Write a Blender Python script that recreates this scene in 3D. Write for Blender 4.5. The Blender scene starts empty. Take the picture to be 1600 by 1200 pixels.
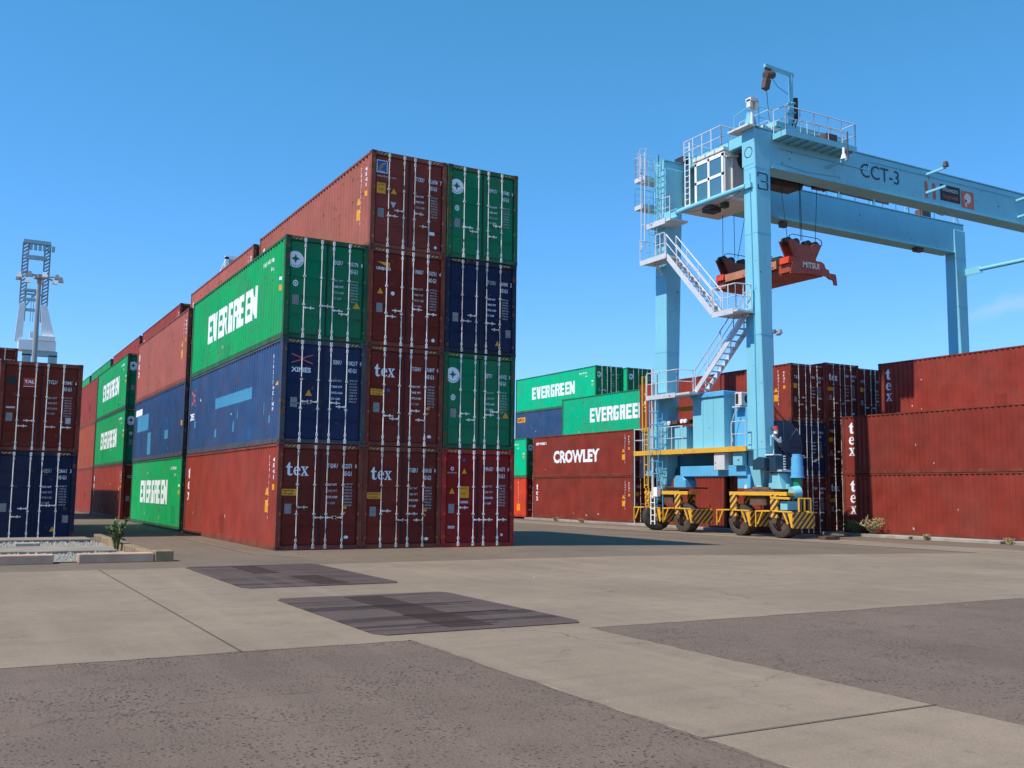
import bpy, bmesh, math, random
from mathutils import Vector, Matrix
random.seed(7)
S = bpy.context.scene
C = S.collection
R = math.radians

# ------------------------------------------------------------------ camera
cam_d = bpy.data.cameras.new('camera'); cam = bpy.data.objects.new('camera', cam_d); C.objects.link(cam); S.camera = cam
F, PITCH, ROLL, YAW = 1543.728, 0.109, -0.011, 0.512
cam_d.sensor_width = 36.0; cam_d.lens = F / 1600 * 36.0; cam_d.clip_start = 0.1; cam_d.clip_end = 6000
cy_, sy_, cp_, sp_ = math.cos(YAW), math.sin(YAW), math.cos(PITCH), math.sin(PITCH)
rt = Vector((cy_, -sy_, 0)); fw = Vector((sy_ * cp_, cy_ * cp_, sp_)); up = Vector((-sy_ * sp_, -cy_ * sp_, cp_))
cr, sr = math.cos(ROLL), math.sin(ROLL)
r2 = rt * cr - up * sr; u2 = rt * sr + up * cr
M4 = Matrix((r2, u2, -fw)).transposed().to_4x4(); M4.translation = Vector((-7.641, -26.471, 1.632))
cam.matrix_world = M4

# ------------------------------------------------------------------ sky, sun, exposure
SUN = Vector((-0.735, -0.025, 1.0)).normalized()          # towards the sun
elev = math.asin(SUN.z); azim = math.atan2(SUN.x, SUN.y)
world = bpy.data.worlds.new('World'); S.world = world; world.use_nodes = True
wn = world.node_tree; wn.nodes.clear()
CLOUD_DIR = Vector((0.8209, 0.5450, 0.1727)).normalized()
CLOUD_U = Vector((0.55, -0.80, 0.24)).normalized(); CLOUD_V = CLOUD_DIR.cross(CLOUD_U).normalized()
sky = wn.nodes.new('ShaderNodeTexSky'); sky.sky_type = 'NISHITA'; sky.sun_disc = False
sky.sun_elevation = elev; sky.sun_rotation = azim
sky.air_density = 1.0; sky.dust_density = 0.0; sky.ozone_density = 2.2; sky.altitude = 0
hs = wn.nodes.new('ShaderNodeHueSaturation'); hs.inputs['Saturation'].default_value = 1.30; hs.inputs['Value'].default_value = 0.163
sep = wn.nodes.new('ShaderNodeSeparateColor'); com = wn.nodes.new('ShaderNodeCombineColor')
for ch, (gam_, mul_) in enumerate(((0.74, 3.40), (0.64, 5.1), (1.05, 7.9))):   # deep clear-day blue that stays blue down to the horizon
    pw = wn.nodes.new('ShaderNodeMath'); pw.operation = 'POWER'; pw.inputs[1].default_value = gam_
    ml = wn.nodes.new('ShaderNodeMath'); ml.operation = 'MULTIPLY'; ml.inputs[1].default_value = mul_
    wn.links.new(sep.outputs[ch], pw.inputs[0]); wn.links.new(pw.outputs[0], ml.inputs[0]); wn.links.new(ml.outputs[0], com.inputs[ch])
bg = wn.nodes.new('ShaderNodeBackground'); bg.inputs['Strength'].default_value = 0.14
wo = wn.nodes.new('ShaderNodeOutputWorld')
L = wn.links.new
L(sky.outputs[0], hs.inputs['Color']); L(hs.outputs[0], sep.inputs[0]); 
# one faint wisp of high cloud, fixed in the direction where it hangs
gtc = wn.nodes.new('ShaderNodeTexCoord'); nrm = wn.nodes.new('ShaderNodeVectorMath'); nrm.operation = 'NORMALIZE'; L(gtc.outputs['Generated'], nrm.inputs[0])
off = wn.nodes.new('ShaderNodeVectorMath'); off.operation = 'SUBTRACT'; L(nrm.outputs[0], off.inputs[0]); off.inputs[1].default_value = CLOUD_DIR
du = wn.nodes.new('ShaderNodeVectorMath'); du.operation = 'DOT_PRODUCT'; L(off.outputs[0], du.inputs[0]); du.inputs[1].default_value = CLOUD_U
dv_ = wn.nodes.new('ShaderNodeVectorMath'); dv_.operation = 'DOT_PRODUCT'; L(off.outputs[0], dv_.inputs[0]); dv_.inputs[1].default_value = CLOUD_V
def math_(op, a, b=None):
    n = wn.nodes.new('ShaderNodeMath'); n.operation = op
    for i, v in enumerate((a, b)):
        if v is None: continue
        if isinstance(v, (int, float)): n.inputs[i].default_value = v
        else: L(v, n.inputs[i])
    return n.outputs[0]
cn = wn.nodes.new('ShaderNodeTexNoise'); cn.inputs['Scale'].default_value = 30; cn.inputs['Detail'].default_value = 5; L(nrm.outputs[0], cn.inputs['Vector'])
wv = math_('ADD', dv_.outputs['Value'], math_('MULTIPLY', math_('SUBTRACT', cn.outputs['Fac'], 0.5), 0.022))
e1 = math_('POWER', math_('DIVIDE', wv, 0.0075), 2.0); e2 = math_('POWER', math_('DIVIDE', du.outputs['Value'], 0.045), 2.0)
fall = math_('MULTIPLY', math_('EXPONENT', math_('MULTIPLY', math_('ADD', e1, e2), -1.0)), 0.42)
cmx = wn.nodes.new('ShaderNodeMixRGB'); L(fall, cmx.inputs[0]); L(com.outputs[0], cmx.inputs[1]); cmx.inputs[2].default_value = (3.2, 4.6, 6.3, 1)
L(cmx.outputs[0], bg.inputs[0]); L(bg.outputs[0], wo.inputs[0])
sd = bpy.data.lights.new('sun', 'SUN'); sun = bpy.data.objects.new('sun', sd); C.objects.link(sun)
sd.energy = 4.6; sd.angle = R(0.5); sd.color = (1.0, 0.94, 0.84)
sun.rotation_euler = SUN.to_track_quat('Z', 'Y').to_euler(); sun.location = (-20, 0, 40)
S.view_settings.view_transform = 'Standard'; S.view_settings.look = 'None'
S.view_settings.exposure = 0.18; S.view_settings.gamma = 1.0; S.view_settings.use_curve_mapping = False
S.render.engine = 'CYCLES'

# ------------------------------------------------------------------ materials
def mat(name, col, rough=0.5, metal=0.0, var=0.25, scale=1.2, streak=0.0, rust=0.0, rustcol=(0.16, 0.06, 0.025), bump=0.0, bscale=40,
        spec=0.5, randv=0.0, dirt=0.0, dirtcol=(0.12, 0.10, 0.08)):
    m = bpy.data.materials.new(name); m.use_nodes = True; nt = m.node_tree; N = nt.nodes; K = nt.links.new
    b = N['Principled BSDF']; b.inputs['Roughness'].default_value = rough; b.inputs['Metallic'].default_value = metal
    b.inputs['Specular IOR Level'].default_value = spec
    tcn = N.new('ShaderNodeTexCoord'); oi = N.new('ShaderNodeObjectInfo')
    add = N.new('ShaderNodeVectorMath'); add.operation = 'ADD'; K(tcn.outputs['Object'], add.inputs[0])
    sc = N.new('ShaderNodeVectorMath'); sc.operation = 'SCALE'; K(oi.outputs['Location'], sc.inputs[0]); sc.inputs['Scale'].default_value = 3.7
    K(sc.outputs[0], add.inputs[1]); vec = add.outputs[0]
    def noise(s, det=4, mp=None):
        n = N.new('ShaderNodeTexNoise'); n.inputs['Scale'].default_value = s; n.inputs['Detail'].default_value = det
        if mp:
            q = N.new('ShaderNodeMapping'); q.inputs['Scale'].default_value = mp; K(vec, q.inputs[0]); K(q.outputs[0], n.inputs['Vector'])
        else: K(vec, n.inputs['Vector'])
        return n.outputs['Fac']
    def ramp(f, a, c):
        q = N.new('ShaderNodeMapRange'); q.inputs['From Min'].default_value = a; q.inputs['From Max'].default_value = c; K(f, q.inputs['Value']); return q.outputs[0]
    def mix(f, a, c):
        q = N.new('ShaderNodeMixRGB')
        if f is not None: K(f, q.inputs[0])
        for i, v in ((1, a), (2, c)):
            if isinstance(v, tuple): q.inputs[i].default_value = (*v, 1)
            else: K(v, q.inputs[i])
        return q.outputs[0]
    dark = tuple(c * (1 - var) for c in col); lite = tuple(min(1, c * (1 + var * 0.6)) for c in col)
    out = mix(ramp(noise(scale, 6), 0.3, 0.7), dark, lite)
    if streak:
        g = tuple(c * 0.6 + 0.004 for c in col)
        s = ramp(noise(1.0, 5, (7, 7, 0.25)), 0.55, 0.80); q = N.new('ShaderNodeMath'); q.operation = 'MULTIPLY'; K(s, q.inputs[0]); q.inputs[1].default_value = streak
        out = mix(q.outputs[0], out, g)
    if rust:
        s = ramp(noise(5.0, 8), 0.72 - 0.14 * rust, 0.76 - 0.14 * rust); out = mix(s, out, rustcol)
    if dirt:
        s = ramp(noise(0.5, 6), 0.42, 0.75); q = N.new('ShaderNodeMath'); q.operation = 'MULTIPLY'; K(s, q.inputs[0]); q.inputs[1].default_value = dirt
        out = mix(q.outputs[0], out, dirtcol)
    if randv:
        hv = N.new('ShaderNodeHueSaturation'); K(out, hv.inputs['Color'])
        q = N.new('ShaderNodeMapRange'); q.inputs['To Min'].default_value = 1 - randv; q.inputs['To Max'].default_value = 1 + randv
        K(oi.outputs['Random'], q.inputs['Value']); K(q.outputs[0], hv.inputs['Value']); out = hv.outputs[0]
    K(out, b.inputs['Base Color'])
    if bump:
        bp = N.new('ShaderNodeBump'); bp.inputs['Strength'].default_value = bump; bp.inputs['Distance'].default_value = 0.01
        K(noise(bscale, 3), bp.inputs['Height']); K(bp.outputs[0], b.inputs['Normal'])
    rr = N.new('ShaderNodeMapRange'); rr.inputs['To Min'].default_value = max(0.05, rough - 0.1); rr.inputs['To Max'].default_value = min(1, rough + 0.15)
    K(noise(scale * 3, 3), rr.inputs['Value']); K(rr.outputs[0], b.inputs['Roughness'])
    return m

CT = dict(spec=0.12, streak=0.38, rust=0.5, dirt=0.22, dirtcol=(0.13, 0.085, 0.06), bump=0.12, bscale=9, randv=0.10)
PAINT = {
 'brown': mat('container_paint_brown', (0.315, 0.048, 0.030), 0.5, var=0.18, **CT),
 'red': mat('container_paint_red', (0.50, 0.035, 0.025), 0.48, var=0.18, **CT),
 'orange': mat('container_paint_orange_red', (0.66, 0.065, 0.025), 0.42, var=0.12, **CT),
 'green': mat('container_paint_green', (0.008, 0.36, 0.10), 0.45, var=0.12, **CT),
 'teal': mat('container_paint_sea_green', (0.0, 0.50, 0.24), 0.45, var=0.08, **CT),
 'maroon': mat('container_paint_maroon', (0.262, 0.040, 0.026), 0.5, var=0.2, **CT),
 'faded': mat('container_paint_faded_red', (0.40, 0.115, 0.082), 0.55, var=0.12, **CT),
 'blue': mat('container_paint_blue', (0.034, 0.080, 0.18), 0.5, var=0.18, **CT),
 'navy': mat('container_paint_navy', (0.015, 0.035, 0.11), 0.5, var=0.18, **CT),
 'rust': mat('container_paint_rust_red', (0.42, 0.085, 0.035), 0.5, var=0.2, **CT),
}
DOOR_SHADE = {  # darker copies of the side paints, shade of the door ends put into the colour
 'brown': mat('door_shaded_brown', (0.185, 0.024, 0.014), 0.55, var=0.18, **CT),
 'red': mat('door_shaded_red', (0.30, 0.014, 0.014), 0.48, var=0.18, **CT),
 'green': mat('door_shaded_green', (0.004, 0.20, 0.085), 0.5, var=0.12, **CT),
 'blue': mat('door_shaded_blue', (0.014, 0.029, 0.085), 0.5, var=0.18, **CT),
}
REPAIR = {k: mat('repair_paint_' + k, c, 0.6, var=0.2, spec=0.12, streak=0.3, rust=0.4) for k, c in dict(brown=(0.25, 0.042, 0.026), maroon=(0.22, 0.037, 0.024), rust=(0.36, 0.075, 0.035), blue=(0.028, 0.095, 0.22), green=(0.012, 0.30, 0.10)).items()}
FRAME = {k: mat('frame_paint_' + k, c, 0.6, var=0.3, spec=0.12, streak=0.2, rust=0.9, rustcol=(0.20, 0.075, 0.03), bump=0.1, bscale=9, randv=0.1) for k, c in
 dict(brown=(0.22, 0.055, 0.035), maroon=(0.20, 0.045, 0.03), faded=(0.26, 0.08, 0.055), red=(0.40, 0.035, 0.03), orange=(0.5, 0.05, 0.03), green=(0.035, 0.13, 0.06), teal=(0.02, 0.20, 0.09), blue=(0.07, 0.08, 0.10), navy=(0.03, 0.035, 0.06), rust=(0.28, 0.07, 0.035)).items()}
DOOR_SHADE['orange'] = DOOR_SHADE['red']; DOOR_SHADE['teal'] = DOOR_SHADE['green'];  DOOR_SHADE['rust'] = DOOR_SHADE['brown']; DOOR_SHADE['maroon'] = mat('door_shaded_maroon', (0.15, 0.020, 0.013), 0.55, var=0.2, **CT); DOOR_SHADE['navy'] = mat('door_shaded_navy', (0.011, 0.020, 0.058), 0.5, var=0.2, **CT); DOOR_SHADE['faded'] = mat('door_shaded_faded_brown', (0.24, 0.045, 0.032), 0.55, var=0.2, **CT)  # these doors also carry their shade in the colour
M = {
 'galv': mat('galvanised_steel', (0.84, 0.79, 0.72), 0.5, 0.0, var=0.2, rust=0.5),
 'galvold': mat('weathered_steel', (0.66, 0.60, 0.52), 0.6, 0.0, var=0.35, rust=0.9),
 'gasket': mat('rubber_seal', (0.02, 0.018, 0.018), 0.7, var=0.2),
 'white': mat('white_paint', (0.80, 0.80, 0.78), 0.5, var=0.08, rust=0.1, bump=0.05),
 'letter': mat('white_lettering', (0.86, 0.86, 0.86), 0.5, var=0.08, rust=0.05, rustcol=(0.3, 0.2, 0.15)),
 'lettergrey': mat('faded_white_lettering', (0.52, 0.52, 0.52), 0.55, var=0.35, scale=14),
 'letterorange': mat('orange_lettering', (0.62, 0.13, 0.05), 0.5),
 'sticker': mat('yellow_sticker', (0.85, 0.34, 0.0), 0.5, var=0.15, scale=5),
 'plate': mat('data_plate', (0.27, 0.25, 0.24), 0.5, 0.3, var=0.2, scale=9),
 'black': mat('black_paint', (0.015, 0.015, 0.016), 0.55),
 'patch': mat('light_blue_patch_paint', (0.06, 0.27, 0.42), 0.5, var=0.1),
 'logoblue': mat('logo_blue', (0.02, 0.10, 0.30), 0.5, var=0.1),
 'logored': mat('logo_red', (0.55, 0.05, 0.03), 0.5, var=0.1),
 'crane': mat('crane_paint_light_blue', (0.225, 0.57, 0.67), 0.45, var=0.07, scale=0.5, streak=0.30, rust=0.22, spec=0.3, bump=0.03, bscale=6),
 'craneb': mat('machinery_paint_blue', (0.12, 0.45, 0.72), 0.4, var=0.12, streak=0.2, rust=0.3),
 'cranedark': mat('reel_paint_dark_blue', (0.018, 0.055, 0.09), 0.45, var=0.2, rust=0.2),
 'stair': mat('stair_paint_pale_grey', (0.62, 0.63, 0.64), 0.5, var=0.12, rust=0.4),
 'cream': mat('cab_paint_cream', (0.74, 0.70, 0.62), 0.45, var=0.08, streak=0.15, rust=0.25),
 'yellow': mat('safety_yellow_paint', (0.80, 0.42, 0.04), 0.45, var=0.12, rust=0.4, streak=0.2),
 'spread': mat('spreader_paint_orange_red', (0.40, 0.060, 0.022), 0.5, var=0.3, rust=0.7, streak=0.3, rustcol=(0.12, 0.04, 0.02)),
 'machine': mat('greasy_machinery', (0.045, 0.04, 0.035), 0.5, 0.2, var=0.4, scale=3),
 'brownsteel': mat('rusty_brown_steel', (0.13, 0.07, 0.05), 0.6, var=0.4, scale=3),
 'green': mat('gearbox_green', (0.02, 0.24, 0.11), 0.45),
 'rope': mat('steel_rope', (0.03, 0.03, 0.035), 0.5, 0.3),
 'tyre': mat('tyre_rubber', (0.045, 0.036, 0.030), 0.85, var=0.3, scale=4, dirt=0.6, dirtcol=(0.14, 0.10, 0.07)),
 'farwhite': mat('far_crane_white', (0.90, 0.90, 0.88), 0.5, var=0.05),
 'farteal': mat('far_crane_teal', (0.34, 0.50, 0.52), 0.5, var=0.1),
 'fargrey': mat('mast_grey', (0.30, 0.31, 0.31), 0.5, var=0.1),
 'plateblack': mat('steel_plate_dark', (0.088, 0.058, 0.048), 0.85, 0.0, spec=0.2, var=0.35, scale=2.5, rust=0.3, dirt=0.55, dirtcol=(0.14, 0.105, 0.085)),
 'platebrown': mat('steel_plate_brown', (0.050, 0.026, 0.018), 0.85, 0.0, spec=0.2, var=0.35, scale=2.5, rust=0.3),
 'kerbpink': mat('faded_painted_concrete', (0.56, 0.34, 0.22), 0.8, var=0.2, scale=3, dirt=0.25),
 'kerbyel': mat('worn_yellow_concrete', (0.31, 0.20, 0.09), 0.8, var=0.35, scale=5, dirt=1.0, dirtcol=(0.16, 0.12, 0.10)),
 'kerb': mat('grey_concrete_kerb', (0.36, 0.32, 0.27), 0.85, var=0.3, scale=2, dirt=0.5),
 'skin': mat('skin', (0.42, 0.22, 0.15), 0.5, var=0.08), 'helmet': mat('beacon_red', (0.55, 0.03, 0.03), 0.3, var=0.05),
 'shirt': mat('shirt_white', (0.78, 0.80, 0.82), 0.7, var=0.08), 'trousers': mat('overall_blue', (0.09, 0.28, 0.45), 0.8, var=0.15),
 'stone': mat('white_gravel', (0.37, 0.335, 0.27), 0.8, var=0.25, scale=6),
 'leaf': mat('weed_leaf', (0.10, 0.13, 0.035), 0.6, var=0.4, scale=8), 'straw': mat('dry_grass', (0.42, 0.32, 0.15), 0.7, var=0.4, scale=8),
}
def glass_mat():
    m = bpy.data.materials.new('window_glass'); m.use_nodes = True; b = m.node_tree.nodes['Principled BSDF']
    b.inputs['Base Color'].default_value = (0.07, 0.19, 0.26, 1); b.inputs['Roughness'].default_value = 0.06; b.inputs['Specular IOR Level'].default_value = 0.8
    return m
M['glass'] = glass_mat()
def hazard_mat(name, light, dark, ang, freq):
    m = bpy.data.materials.new(name); m.use_nodes = True; nt = m.node_tree; N = nt.nodes; K = nt.links.new; b = N['Principled BSDF']
    t = N.new('ShaderNodeTexCoord'); sp = N.new('ShaderNodeSeparateXYZ'); K(t.outputs['Object'], sp.inputs[0])
    a = N.new('ShaderNodeMath'); a.operation = 'SUBTRACT'
    s1 = N.new('ShaderNodeMath'); s1.operation = 'ADD'; K(sp.outputs['X'], s1.inputs[0]); K(sp.outputs['Y'], s1.inputs[1])
    s2 = N.new('ShaderNodeMath'); s2.operation = 'MULTIPLY'; K(s1.outputs[0], s2.inputs[0]); s2.inputs[1].default_value = ang
    K(sp.outputs['Z'], a.inputs[0]); K(s2.outputs[0], a.inputs[1])
    f = N.new('ShaderNodeMath'); f.operation = 'MULTIPLY'; K(a.outputs[0], f.inputs[0]); f.inputs[1].default_value = freq
    fr = N.new('ShaderNodeMath'); fr.operation = 'FRACT'; K(f.outputs[0], fr.inputs[0])
    g = N.new('ShaderNodeMath'); g.operation = 'GREATER_THAN'; K(fr.outputs[0], g.inputs[0]); g.inputs[1].default_value = 0.5
    nz = N.new('ShaderNodeTexNoise'); nz.inputs['Scale'].default_value = 5; nz.inputs['Detail'].default_value = 6; K(t.outputs['Object'], nz.inputs['Vector'])
    mr = N.new('ShaderNodeMapRange'); mr.inputs['From Min'].default_value = 0.52; mr.inputs['From Max'].default_value = 0.72; K(nz.outputs['Fac'], mr.inputs['Value'])
    mx = N.new('ShaderNodeMixRGB'); K(g.outputs[0], mx.inputs[0]); mx.inputs[1].default_value = (*light, 1); mx.inputs[2].default_value = (*dark, 1)
    m2 = N.new('ShaderNodeMixRGB'); K(mr.outputs[0], m2.inputs[0]); K(mx.outputs[0], m2.inputs[1]); m2.inputs[2].default_value = (0.20, 0.10, 0.04, 1)
    K(m2.outputs[0], b.inputs['Base Color']); b.inputs['Roughness'].default_value = 0.55
    return m
M['hazard'] = hazard_mat('hazard_stripes', (0.80, 0.40, 0.05), (0.05, 0.035, 0.03), 1.0, 3.6)
M['hazardfork'] = hazard_mat('fork_hazard_stripes', (0.80, 0.42, 0.05), (0.05, 0.035, 0.03), -1.0, 3.2)
M['sillshade'] = mat('sill_shaded_blue', (0.07, 0.24, 0.38), 0.5, var=0.2, streak=0.4, rust=0.4, spec=0.2)  # crane blue darkened, the platform's shade painted into the sill colour
M['hazsmall'] = hazard_mat('header_hazard_stripes', (0.62, 0.40, 0.10), (0.03, 0.02, 0.02), 0.8, 11.0)

def ground_mat(name, base, agg=0.0, streaks=0.0, stain=0.35, bump=0.3, fine=90, crack=0.0, sd=0.72):
    m = bpy.data.materials.new(name); m.use_nodes = True; nt = m.node_tree; N = nt.nodes; K = nt.links.new; b = N['Principled BSDF']
    b.inputs['Roughness'].default_value = 0.88; b.inputs['Specular IOR Level'].default_value = 0.25
    g = N.new('ShaderNodeNewGeometry'); P = g.outputs['Position']
    def noise(s, det=4, mp=None, rough=0.55):
        n = N.new('ShaderNodeTexNoise'); n.inputs['Scale'].default_value = s; n.inputs['Detail'].default_value = det; n.inputs['Roughness'].default_value = rough
        if mp:
            q = N.new('ShaderNodeMapping'); q.inputs['Scale'].default_value = mp; K(P, q.inputs[0]); K(q.outputs[0], n.inputs['Vector'])
        else: K(P, n.inputs['Vector'])
        return n.outputs['Fac']
    def ramp(f, a, c, lo=0, hi=1):
        q = N.new('ShaderNodeMapRange'); q.inputs['From Min'].default_value = a; q.inputs['From Max'].default_value = c
        q.inputs['To Min'].default_value = lo; q.inputs['To Max'].default_value = hi; K(f, q.inputs['Value']); return q.outputs[0]
    def mix(f, a, c, mode='MIX'):
        q = N.new('ShaderNodeMixRGB'); q.blend_type = mode
        if isinstance(f, float): q.inputs[0].default_value = f
        else: K(f, q.inputs[0])
        for i, v in ((1, a), (2, c)):
            if isinstance(v, tuple): q.inputs[i].default_value = (*v, 1)
            else: K(v, q.inputs[i])
        return q.outputs[0]
    out = mix(ramp(noise(0.25, 6), 0.3, 0.7), tuple(c * 0.80 for c in base), tuple(c * 1.13 for c in base))
    out = mix(ramp(noise(2.2, 7, rough=0.7), 0.45, 0.8, 0, stain), out, tuple(c * 0.62 for c in base))
    out = mix(ramp(noise(fine, 2), 0.35, 0.65), mix(1.0, out, (0.86, 0.86, 0.86), 'MULTIPLY'), mix(1.0, out, (1.12, 1.11, 1.10), 'MULTIPLY'))
    if streaks:
        out = mix(ramp(noise(1.0, 5, (0.12, 3.0, 1)), 0.5, 0.75 if sd > .7 else .58, 0, streaks), out, tuple(c * sd for c in base))
        out = mix(ramp(noise(1.3, 5, (1.6, 0.10, 1)), 0.52, 0.8, 0, streaks), out, tuple(c * 1.25 for c in base))
    h = noise(fine, 3)
    if crack:
        wq = N.new('ShaderNodeTexNoise'); wq.inputs['Scale'].default_value = 1.1; wq.inputs['Detail'].default_value = 6; K(P, wq.inputs['Vector'])
        wa = N.new('ShaderNodeVectorMath'); wa.operation = 'SCALE'; K(wq.outputs['Color'], wa.inputs[0]); wa.inputs['Scale'].default_value = 1.6
        wb = N.new('ShaderNodeVectorMath'); wb.operation = 'ADD'; K(P, wb.inputs[0]); K(wa.outputs[0], wb.inputs[1])
        vc = N.new('ShaderNodeTexVoronoi'); vc.feature = 'DISTANCE_TO_EDGE'; vc.inputs['Scale'].default_value = 0.22; K(wb.outputs[0], vc.inputs['Vector'])
        ln = ramp(vc.outputs['Distance'], 0.0012, 0.0045, 1, 0); gt = ramp(noise(0.35, 3), 0.48, 0.60)
        cm = N.new('ShaderNodeMath'); cm.operation = 'MULTIPLY'; K(ln, cm.inputs[0]); K(gt, cm.inputs[1]); cm2 = N.new('ShaderNodeMath'); cm2.operation = 'MULTIPLY'; K(cm.outputs[0], cm2.inputs[0]); cm2.inputs[1].default_value = crack
        out = mix(cm2.outputs[0], out, tuple(c * 0.35 for c in base))
    # oil drips and tyre scuffs
    out = mix(ramp(noise(3.5, 3, rough=0.4), 0.70, 0.76, 0, 0.35), out, tuple(c * 0.5 for c in base))
    if agg:
        v = N.new('ShaderNodeTexVoronoi'); v.inputs['Scale'].default_value = 21; v.inputs['Randomness'].default_value = 1
        q = N.new('ShaderNodeMapping'); q.inputs['Scale'].default_value = (1.0, 1.0, 1); K(P, q.inputs[0]); K(q.outputs[0], v.inputs['Vector'])
        spot = ramp(v.outputs['Distance'], 0.18, 0.33, 1, 0)
        gate = ramp(noise(0.9, 5, rough=0.75), 0.36, 0.62)
        gg = N.new('ShaderNodeMath'); gg.operation = 'MULTIPLY'; K(spot, gg.inputs[0]); K(gate, gg.inputs[1])
        g3 = N.new('ShaderNodeMath'); g3.operation = 'MULTIPLY'; K(gg.outputs[0], g3.inputs[0]); g3.inputs[1].default_value = agg
        out = mix(g3.outputs[0], out, tuple(c * 0.28 for c in base))
        v3 = N.new('ShaderNodeTexVoronoi'); v3.inputs['Scale'].default_value = 44; K(P, v3.inputs['Vector'])
        out = mix(ramp(v3.outputs['Distance'], 0.14, 0.28, 0.75 * agg, 0), out, tuple(c * 0.45 for c in base))
        v2 = N.new('ShaderNodeTexVoronoi'); v2.inputs['Scale'].default_value = 52; K(P, v2.inputs['Vector'])
        out = mix(ramp(v2.outputs['Distance'], 0.08, 0.2, 0.5 * agg, 0), out, tuple(min(1, c * 2.0) for c in base))
        sub = N.new('ShaderNodeMath'); sub.operation = 'SUBTRACT'; K(h, sub.inputs[0]); K(g3.outputs[0], sub.inputs[1]); h = sub.outputs[0]
    K(out, b.inputs['Base Color'])
    bp = N.new('ShaderNodeBump'); bp.inputs['Strength'].default_value = bump; bp.inputs['Distance'].default_value = 0.012; K(h, bp.inputs['Height']); K(bp.outputs[0], b.inputs['Normal'])
    return m
GM = {
 'yard': ground_mat('asphalt_yard', (0.178, 0.130, 0.090), crack=0.7, agg=0.35, stain=0.5, streaks=0.3, fine=60),
 'fore': ground_mat('asphalt_worn', (0.170, 0.119, 0.087), crack=0.6, agg=1.0, streaks=0.45, stain=0.5, bump=0.9, fine=45),
 'conc': ground_mat('concrete_apron', (0.262, 0.194, 0.134), crack=0.7, agg=0.12, streaks=0.5, stain=0.55, bump=0.4, fine=80),
 'run': ground_mat('concrete_runway', (0.25, 0.19, 0.135), agg=0.1, streaks=0.45, stain=0.45, bump=0.2, fine=50),
 'seal': ground_mat('joint_sealant', (0.135, 0.105, 0.080), stain=0.6),
 'cover': ground_mat('trench_cover_steel', (0.105, 0.070, 0.058), streaks=1.0, sd=0.45, stain=0.6, fine=25), 'coverband': ground_mat('trench_cover_band', (0.055, 0.030, 0.022), streaks=0.9, sd=0.5, stain=0.6, fine=25),
 'lip': ground_mat('worn_slab_lip', (0.33, 0.255, 0.18), stain=0.6),
 'pale': ground_mat('pale_joint', (0.36, 0.29, 0.21), stain=0.6),
 'gravel': ground_mat('gravel_bed', (0.30, 0.27, 0.22), agg=0.6, stain=0.5, fine=30, bump=0.8),
}

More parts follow.
